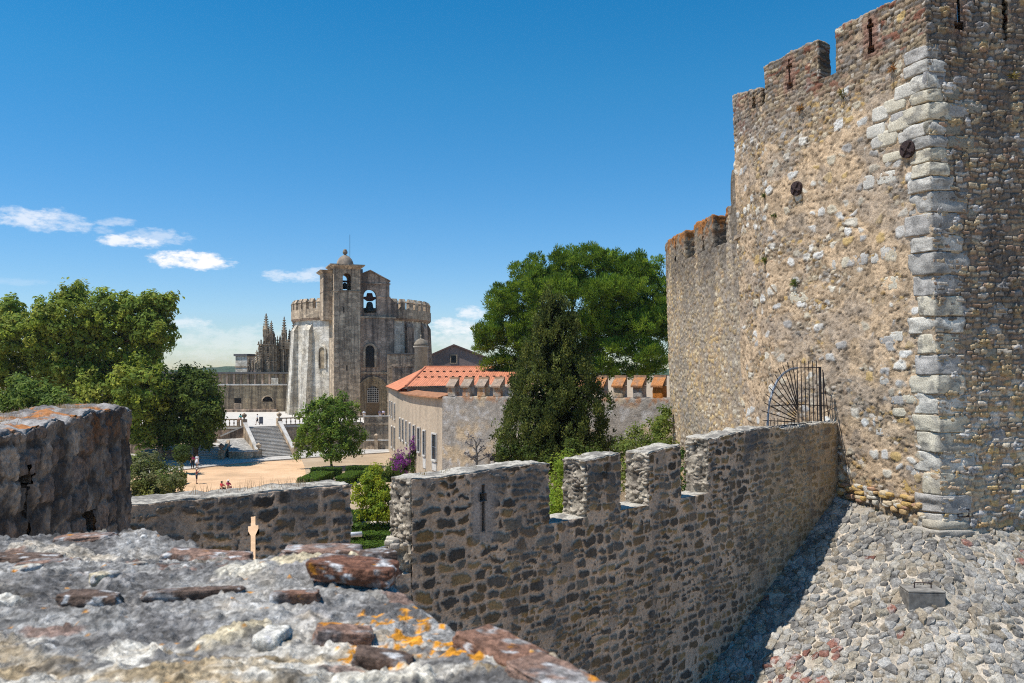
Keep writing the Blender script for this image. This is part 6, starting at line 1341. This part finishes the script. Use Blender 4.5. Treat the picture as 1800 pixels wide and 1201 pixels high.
# steel railing
rl = thing('railing', (-8.1, 57, GZ), 'galvanised steel handrail with one lower rail seen through the gap between the long merlons', 'railing')
rp = [(-12.2, 51.6), (-10.0, 54.0), (-8.0, 57.0), (-3.0, 62.0), (3.0, 67.0), (7.5, 70.0)]
MB().tube([(x, y, GZ + 1.1) for x, y in rp], .055, 10).build('handrail', M['steel'], rl, True)
MB().tube([(x, y, GZ + .62) for x, y in rp], .035, 8).build('lower_rail', M['steel'], rl, True)
for i in range(len(rp) - 1):
    for t in (.0, .5):
        x, y = [rp[i][j] * (1 - t) + rp[i + 1][j] * t for j in (0, 1)]; MB().tube([(x, y, GZ - .1), (x, y, GZ + 1.1)], .04, 8).build('post', M['steel'], rl, True)
p = gnd(612, 943, GZ + .9); p2 = gnd(636, 939, GZ + .9)
bn = thing('white_rail', (p[0], p[1], GZ), 'short white rail end between the hedges, beside the low merlon', 'rail')
MB().tube([tuple(p - [1.5, 0, 0]), tuple(p2)], .19, 10).build('rail', plain('white_paint', (.8, .8, .8), .5, 0, .05), bn, True); MB().tube([(p[0], p[1], GZ - .1), (p[0], p[1], GZ + .8)], .06, 8).build('post', M['steel'], bn)
# grey candelabra shaped plant by the garden wall
cb_ = gnd(838, 836, GZ); cb_ = at(838, 0, 71); cb_[2] = GZ
cl = thing('candelabra_plant', cb_, 'bare grey candelabra shaped plant with tufted branch ends in front of the garden wall', 'plant')
tf = [(829, 768), (845, 775), (824, 781), (847, 789), (822, 800), (856, 803), (838, 803), (832, 806), (862, 801)]
m = MB(); m.tube([tuple(cb_), tuple(at(838, 800, 71)), tuple(at(836, 775, 71))], [.12, .09, .05], 7)
for x, y in tf: m.tube([tuple(at(838, min(y + 12, 812), 71)), tuple(at((838 + x) / 2, y + 5, 71)), tuple(at(x, y, 71))], [.05, .04, .02], 6)
m.build('stem', plain('grey_stem', (.20, .18, .16), .9), cl)
crown('tufts', [(at(x, y, 71), (.26, .26, .12)) for x, y in tf], cl, .14, [(.16, .155, .17), (.12, .12, .13), (.20, .19, .20)], 60, 22, .16, shell=.2, needle=True, asp=.2, seed=41)

# ------------------------------------------------------------------ people
def person(px, py, z, label, shirt, legs, skin=(.45, .28, .19), hair=(.05, .035, .025), pose='stand', face=0.0, h=1.72, hat=None, dress=None, D=None):
    b = at(px, 0, D) if D else gnd(px, py, z); b[2] = z
    t = thing('person', b, label, 'person'); R = Matrix.Rotation(face, 3, 'Z'); s = h / 1.72
    W_ = lambda p: Vector(b) + R @ (Vector(p) * s)
    J = dict(pelvis=(0, 0, .93), waist=(0, 0, 1.08), chest=(0, 0, 1.32), neck=(0, -.01, 1.47), head=(0, -.02, 1.60), top=(0, -.01, 1.71))
    for sd, k in ((-1, 'l'), (1, 'r')):
        J.update({k + 'sh': (sd * .17, 0, 1.40), k + 'el': (sd * .23, .02, 1.13), k + 'wr': (sd * .24, -.07, .89), k + 'ha': (sd * .235, -.10, .79), k + 'hip': (sd * .10, 0, .90), k + 'kn': (sd * .11, -.02, .49), k + 'an': (sd * .115, .03, .09), k + 'to': (sd * .13, -.13, .035)})
    if pose == 'walk': J.update(lkn=(-.10, -.16, .51), lan=(-.10, -.20, .10), lto=(-.10, -.36, .06), rkn=(.10, .08, .49), ran=(.11, .30, .16), rto=(.11, .22, .04), lwr=(-.24, .12, .91), lha=(-.24, .16, .82), rwr=(.24, -.22, .95), rha=(.23, -.29, .88))
    if pose == 'photo': J.update(lel=(-.27, -.14, 1.22), lwr=(-.13, -.28, 1.43), lha=(-.06, -.30, 1.50), rel=(.27, -.14, 1.22), rwr=(.13, -.28, 1.43), rha=(.06, -.30, 1.50))
    if pose in ('crouch', 'sit'):
        dz = -.48 if pose == 'crouch' else 0
        for k in ('pelvis', 'waist', 'chest', 'neck', 'head', 'top', 'lsh', 'rsh', 'lel', 'rel', 'lwr', 'rwr', 'lha', 'rha', 'lhip', 'rhip'): J[k] = (J[k][0], J[k][1] + .1, J[k][2] + dz)
        for sd, k in ((-1, 'l'), (1, 'r')):
            if pose == 'crouch': J.update({k + 'kn': (sd * .16, -.30, .52), k + 'an': (sd * .15, -.02, .10), k + 'to': (sd * .17, -.18, .035), k + 'el': (sd * .25, -.05, .72), k + 'wr': (sd * .12, -.26, .66), k + 'ha': (sd * .08, -.33, .66)})
            else: J.update({k + 'kn': (sd * .12, -.36, .90), k + 'an': (sd * .12, -.38, .48), k + 'to': (sd * .13, -.54, .44), k + 'el': (sd * .27, .02, 1.14), k + 'wr': (sd * .20, -.16, .98), k + 'ha': (sd * .17, -.22, .96)})
    RAD = dict(pelvis=.135, waist=.12, chest=.145, neck=.055, head=.092, top=.06)
    for k in 'lr': RAD.update({k + 'sh': .065, k + 'el': .045, k + 'wr': .032, k + 'ha': .036, k + 'hip': .095, k + 'kn': .06, k + 'an': .042, k + 'to': .036})
    ED = [('pelvis', 'waist'), ('waist', 'chest'), ('chest', 'neck'), ('neck', 'head'), ('head', 'top')] + [(a.format(k), c.format(k)) for k in 'lr' for a, c in (('chest', '{}sh'), ('{}sh', '{}el'), ('{}el', '{}wr'), ('{}wr', '{}ha'), ('pelvis', '{}hip'), ('{}hip', '{}kn'), ('{}kn', '{}an'), ('{}an', '{}to'))]
    def skinned(name, keys, edges, mat, grow, over={}):
        me = bpy.data.meshes.new(name); idx = {k: i for i, k in enumerate(keys)}
        me.from_pydata([W_(J.get(k) if k in J else over[k][0]) for k in keys], [(idx[a], idx[c]) for a, c in edges], []); o = link(name, me, mat, t)
        o.modifiers.new('skin', 'SKIN'); sb = o.modifiers.new('sub', 'SUBSURF'); sb.levels = sb.render_levels = 1
        for i, k in enumerate(keys):
            r = (RAD[k] if k in RAD else over[k][1]) * s + grow; v = me.skin_vertices[0].data[i]; v.radius = (r, r * (.72 if k in ('pelvis', 'waist', 'chest') else 1)); v.use_root = (i == 0)
        return o
    flatc = lambda n, c: plain(n, c, .8, 0, .1, 8)
    body = skinned('body', list(J), ED, flatc('skin', skin), 0)
    skinned('shirt', ['waist', 'chest', 'neck', 'lsh', 'rsh', 'lel', 'rel'], [('waist', 'chest'), ('chest', 'neck'), ('chest', 'lsh'), ('chest', 'rsh'), ('lsh', 'lel'), ('rsh', 'rel')], flatc('shirt', shirt), .016)
    lw_ = legs[1]; keys = ['pelvis', 'waist', 'lhip', 'rhip', 'lkn', 'rkn'] + (['lan', 'ran'] if lw_ else [])
    skinned('trousers' if lw_ else 'shorts', keys, [('pelvis', 'waist'), ('pelvis', 'lhip'), ('pelvis', 'rhip'), ('lhip', 'lkn'), ('rhip', 'rkn')] + ([('lkn', 'lan'), ('rkn', 'ran')] if lw_ else []), flatc('legwear', legs[0]), .022)
    if dress:
        c = W_((0, 0, 0)); MB().lathe((c.x, c.y, c.z), [(.30 * s, .55 * s), (.24 * s, .8 * s), (.17 * s, 1.05 * s), (.12 * s, 1.1 * s)], 12).build('dress', flatc('dress', dress), t, True)
    hd = Vector(W_(J['head'])); m = MB(); m.lathe((hd.x, hd.y, hd.z - .05 * s), [(.095 * s, .0), (.108 * s, .05 * s), (.098 * s, .12 * s), (.055 * s, .165 * s), (.01, .178 * s)], 10); ho_ = m.build('hair', flatc('hair', hair), t, True); ho_.location += R @ Vector((0, .022, .0))
    fc = R @ Vector((0, -1, 0)); sx = R @ Vector((1, 0, 0))
    m = MB(); m.lathe(tuple(hd + fc * .098 * s - Vector((0, 0, .03))), [(.018, 0), (.016, .02), (.008, .045)], 6)
    for e in (-1, 1): m.lathe(tuple(hd + sx * e * .098 * s - Vector((0, 0, .035))), [(.012, 0), (.02, .03), (.012, .06)], 6)
    m.build('nose_and_ears', flatc('skin', skin), body)
    m = MB()
    for e in (-1, 1): m.lathe(tuple(hd + fc * .088 * s + sx * e * .035 * s + Vector((0, 0, .005))), [(.006, 0), (.011, .008), (.006, .016)], 6)
    m.build('eyes', flatc('eyes', (.02, .02, .02)), body)
    MB().box(frame(hd + fc * .082 * s, tuple(sx)), -.025, .025, -.012, .012, hd.z - .06 * s, hd.z - .045 * s).build('mouth', flatc('lips', (.3, .1, .09)), body)
    for sd, k in ((-1, 'l'), (1, 'r')):
        wv, hv_ = W_(J[k + 'wr']), W_(J[k + 'ha']); d = (hv_ - wv).normalized(); x = d.cross(fc + Vector((.01, .02, .3))).normalized()
        for i in range(4): 
            q0_ = hv_ + x * (i - 1.5) * .018; MB().tube([q0_, q0_ + d * .04, q0_ + d * (.07 - .006 * abs(i - 1.3)) + fc * .014], [.009, .008, .006], 6).build('finger', flatc('skin', skin), body, True)
        q0_ = wv * .45 + hv_ * .55 - x * .03; MB().tube([q0_, q0_ - x * .02 + d * .03, q0_ - x * .018 + d * .055], [.010, .009, .007], 6).build('thumb', flatc('skin', skin), body, True)
        if pose != 'x':
            an, to = W_(J[k + 'an']), W_(J[k + 'to']); MB().tube([an + (an - to) * .28 - Vector((0, 0, .04)), an - Vector((0, 0, .035)), to], [.035 * s, .05 * s, .042 * s], 8).build('shoe', flatc('shoe', (.12, .1, .1)), t, True)
    if hat: m = MB(); m.lathe((hd.x, hd.y, hd.z + .03 * s), [(.19 * s, 0), (.19 * s, .012), (.11 * s, .02), (.105 * s, .10 * s), (.03, .13 * s)], 14); m.build('hat', flatc('hat', hat), t, True)
    return t
BLK = (.02, .02, .025)
person(345.5, 850.5, GZ, 'person standing on the sand, taking a photograph, reddish top and dark shorts', (.30, .10, .09), ((.025, .025, .035), 0), pose='photo', face=2.0, hat=(.5, .42, .38))
person(391, 866.5, GZ, 'left one of two people crouching on the sand, dark hair, red backpack top', (.55, .04, .05), (BLK, 1), pose='crouch', face=2.6)
person(402, 864.5, GZ, 'right one of two people crouching on the sand, pale hat and crimson top', (.42, .03, .10), ((.30, .05, .12), 1), pose='crouch', face=2.9, hat=(.75, .70, .66))
person(338.5, 823.5, GZ + .13, 'person in a pink top and black trousers standing in the shade by the short flight', (.45, .04, .16), (BLK, 1), face=.4)
person(346.5, 822.5, GZ + .13, 'person in a long white dress standing in the shade by the short flight', (.75, .76, .8), ((.7, .7, .75), 0), face=-.3, dress=(.72, .74, .8))
person(352.5, 784, -11.05, 'person in black at the top of the short flight of stairs', BLK, (BLK, 1), face=.3, D=125.6)
person(360, 783, -11.05, 'person in white at the top of the short flight of stairs', (.75, .75, .75), ((.10, .10, .12), 0), face=-.5, D=126.4)
person(452.5, 747, TZ, 'person in white top and black shorts walking across the terrace', (.75, .76, .78), (BLK, 0), pose='walk', face=-1.2)
person(422, 735, TZ + .27, 'person in a turquoise top sitting on the end of the balustrade', (.06, .36, .36), ((.50, .32, .25), 0), pose='sit', face=-.4, D=129.2)
person(640, 735, TZ, 'person in white in front of the church portal beside the parapet', (.75, .75, .75), ((.5, .45, .4), 1), face=.2, D=147)
person(668, 735, TZ, 'person in dark blue with white in front of the church portal, by the house', (.10, .12, .25), ((.4, .4, .5), 1), face=.5, D=148)
person(674, 735, TZ, 'person in a pale lilac top in front of the church portal, by the house corner', (.55, .52, .68), (BLK, 1), face=-.4, D=148.6)
ib = thing('info_board', at(459, 748, 134.5), 'narrow dark upright board standing on the terrace at the top of the stairs', 'board')
c = at(459, 748, 134.5); f = frame((c[0], c[1], 0), (1, .1)); MB().box(f, -.3, .3, -.03, .03, TZ + .15, TZ + 1.25).build('panel', M['rust_steel'], ib); MB().box(f, -.25, -.2, -.04, .04, TZ, TZ + .149).box(f, .2, .25, -.04, .04, TZ, TZ + .149).build('legs', M['iron'], ib)

# ------------------------------------------------------------------ sky, sun, camera
SUNH = np.array([-.955, -.297]); EL = math.radians(63)
w = bpy.data.worlds.new('World'); S.world = w; w.use_nodes = True; nt = w.node_tree; N, L = nt.nodes, nt.links
bgn = N['Background']; sky = N.new('ShaderNodeTexSky'); sky.sky_type = 'NISHITA'; sky.sun_disc = False; sky.sun_elevation = EL; sky.sun_rotation = math.atan2(SUNH[0], SUNH[1])
sky.air_density = SKY_AIR; sky.dust_density = SKY_DUST; sky.ozone_density = SKY_OZONE; sky.altitude = 100
tc = N.new('ShaderNodeTexCoord'); sp = N.new('ShaderNodeSeparateXYZ'); L.new(tc.outputs['Generated'], sp.inputs[0])
def mth(op, a, b=None, c=None):
    n = N.new('ShaderNodeMath'); n.operation = op
    for i, x in enumerate((a, b, c)):
        if x is None: continue
        if hasattr(x, 'is_linked'): L.new(x, n.inputs[i])
        else: n.inputs[i].default_value = x
    return n.outputs[0]
az = mth('ARCTAN2', sp.outputs[0], sp.outputs[1]); el = mth('ARCSINE', sp.outputs[2])      # compass direction and height of every sky direction
def noi(sc, sx, sy, det=6):
    cb = N.new('ShaderNodeCombineXYZ'); L.new(mth('MULTIPLY', az, sx), cb.inputs[0]); L.new(mth('MULTIPLY', el, sy), cb.inputs[1])
    n = N.new('ShaderNodeTexNoise'); n.inputs['Scale'].default_value = sc; n.inputs['Detail'].default_value = det; n.inputs['Roughness'].default_value = .6; L.new(cb.outputs[0], n.inputs['Vector']); return n.outputs['Fac']
n1 = noi(1, 42, 90); n2 = noi(1, 120, 260, 4); n3 = noi(1, 10, 60)
ns_ = mth('ADD', mth('MULTIPLY', mth('SUBTRACT', n1, .5), 3.4), mth('MULTIPLY', mth('SUBTRACT', n2, .5), 1.6))
tot = None
for px, py, rx, ry, dn in [(55, 384, 66, 15, .62), (100, 392, 60, 18, .45), (30, 372, 40, 8, .4), (202, 391, 34, 7, .35), (185, 405, 22, 6, .28), (225, 424, 56, 10, .8), (275, 416, 62, 12, .4), (335, 460, 72, 13, 1.0), (318, 452, 38, 11, 1.0), (365, 453, 30, 10, 1.0), (520, 486, 62, 10, .5), (555, 480, 30, 10, .4),
                            (800, 578, 54, 14, .7), (785, 570, 26, 11, .7), (830, 552, 26, 12, .65), (830, 600, 90, 18, .45), (335, 569, 40, 10, .45), (400, 598, 120, 22, .28), (430, 622, 150, 14, .22), (330, 600, 60, 10, .3), (560, 600, 150, 30, .25), (30, 495, 60, 6, .12)]:
    x, y = (px - CX) / F_PX, (HY - py) / F_PX; a0 = math.atan(x); e0 = math.atan(y / math.hypot(1, x)); k = 1 / F_PX
    dx = mth('DIVIDE', mth('SUBTRACT', az, a0), rx * k * math.cos(a0) ** 2 * 1.15); dy = mth('DIVIDE', mth('SUBTRACT', el, e0), ry * k * 1.15)
    q = mth('SUBTRACT', 1.0, mth('ADD', mth('MULTIPLY', dx, dx), mth('MULTIPLY', dy, dy)))
    q = mth('ADD', q, ns_); mr = N.new('ShaderNodeMapRange'); mr.interpolation_type = 'SMOOTHSTEP'; mr.inputs[1].default_value = -.1; mr.inputs[2].default_value = 1.25; mr.inputs[4].default_value = dn; L.new(q, mr.inputs[0])
    tot = mr.outputs[0] if tot is None else mth('MAXIMUM', tot, mr.outputs[0])
mask = mth('MULTIPLY', tot, mth('GREATER_THAN', sp.outputs[1], 0))
hs = N.new('ShaderNodeHueSaturation'); hs.inputs['Saturation'].default_value = SKY_SAT; hs.inputs['Hue'].default_value = SKY_HUE; hs.inputs['Value'].default_value = 1; L.new(sky.outputs[0], hs.inputs['Color'])
lowf = N.new('ShaderNodeMapRange'); lowf.inputs[1].default_value = 0; lowf.inputs[2].default_value = .32; lowf.inputs[3].default_value = 1; lowf.inputs[4].default_value = 0; L.new(el, lowf.inputs[0])
tint = N.new('ShaderNodeMix'); tint.data_type = 'RGBA'; tint.blend_type = 'MULTIPLY'; L.new(lowf.outputs[0], tint.inputs[0]); L.new(hs.outputs[0], tint.inputs[6]); tint.inputs[7].default_value = (*SKY_LOW, 1)
mx = N.new('ShaderNodeMix'); mx.data_type = 'RGBA'; L.new(mask, mx.inputs[0]); L.new(tint.outputs[2], mx.inputs[6]); mx.inputs[7].default_value = [c * CLOUD for c in (1.0, .985, .99)] + [1]
L.new(mx.outputs[2], bgn.inputs['Color']); bgn.inputs['Strength'].default_value = SKY_STR
sl_ = bpy.data.lights.new('sun', 'SUN'); sl_.energy = SUN_STR; sl_.angle = math.radians(.53); sl_.color = (1, .955, .89)
so = bpy.data.objects.new('sun', sl_); COL.objects.link(so); so.rotation_euler = Vector((SUNH[0] * math.cos(EL), SUNH[1] * math.cos(EL), math.sin(EL))).to_track_quat('Z', 'Y').to_euler(); so.location = (-30, -10, 60)
cam = bpy.data.cameras.new('camera'); co = bpy.data.objects.new('camera', cam); COL.objects.link(co); co.rotation_euler = (math.radians(90), 0, 0); co.location = (0, 0, 0)
cam.sensor_width = 36; cam.lens = 30; cam.shift_y = (HY - 600.5) / 1800; cam.clip_start = .05; cam.clip_end = 20000
cam.dof.use_dof = True; cam.dof.focus_distance = 38; cam.dof.aperture_fstop = 8
S.camera = co
S.view_settings.view_transform = 'Standard'; S.view_settings.look = 'None'; S.view_settings.exposure = EXPO; S.view_settings.gamma = 1
S.cycles.max_bounces = 8; S.cycles.use_denoising = DENOISE; S.cycles.filter_width = 1.1

# ------------------------------------------------------------------ summer haze over the valley
m, nt_, p_, N_, L_ = nodes('air'); N_.remove(p_)
v_ = N_.new('ShaderNodeVolumePrincipled'); v_.inputs['Color'].default_value = (.86, .92, 1, 1); v_.inputs['Density'].default_value = HAZE; v_.inputs['Anisotropy'].default_value = .2
L_.new(v_.outputs[0], N_['Material Output'].inputs['Volume'])
if HAZE:
    tag(MB().box(frame((0, 0, 0), (1, 0)), -2700, 2700, -60, 2300, GZ - 1.1, 27).build('haze', m), 'thin summer haze in the air', None, kind='stuff')
    S.cycles.volume_max_steps = 64
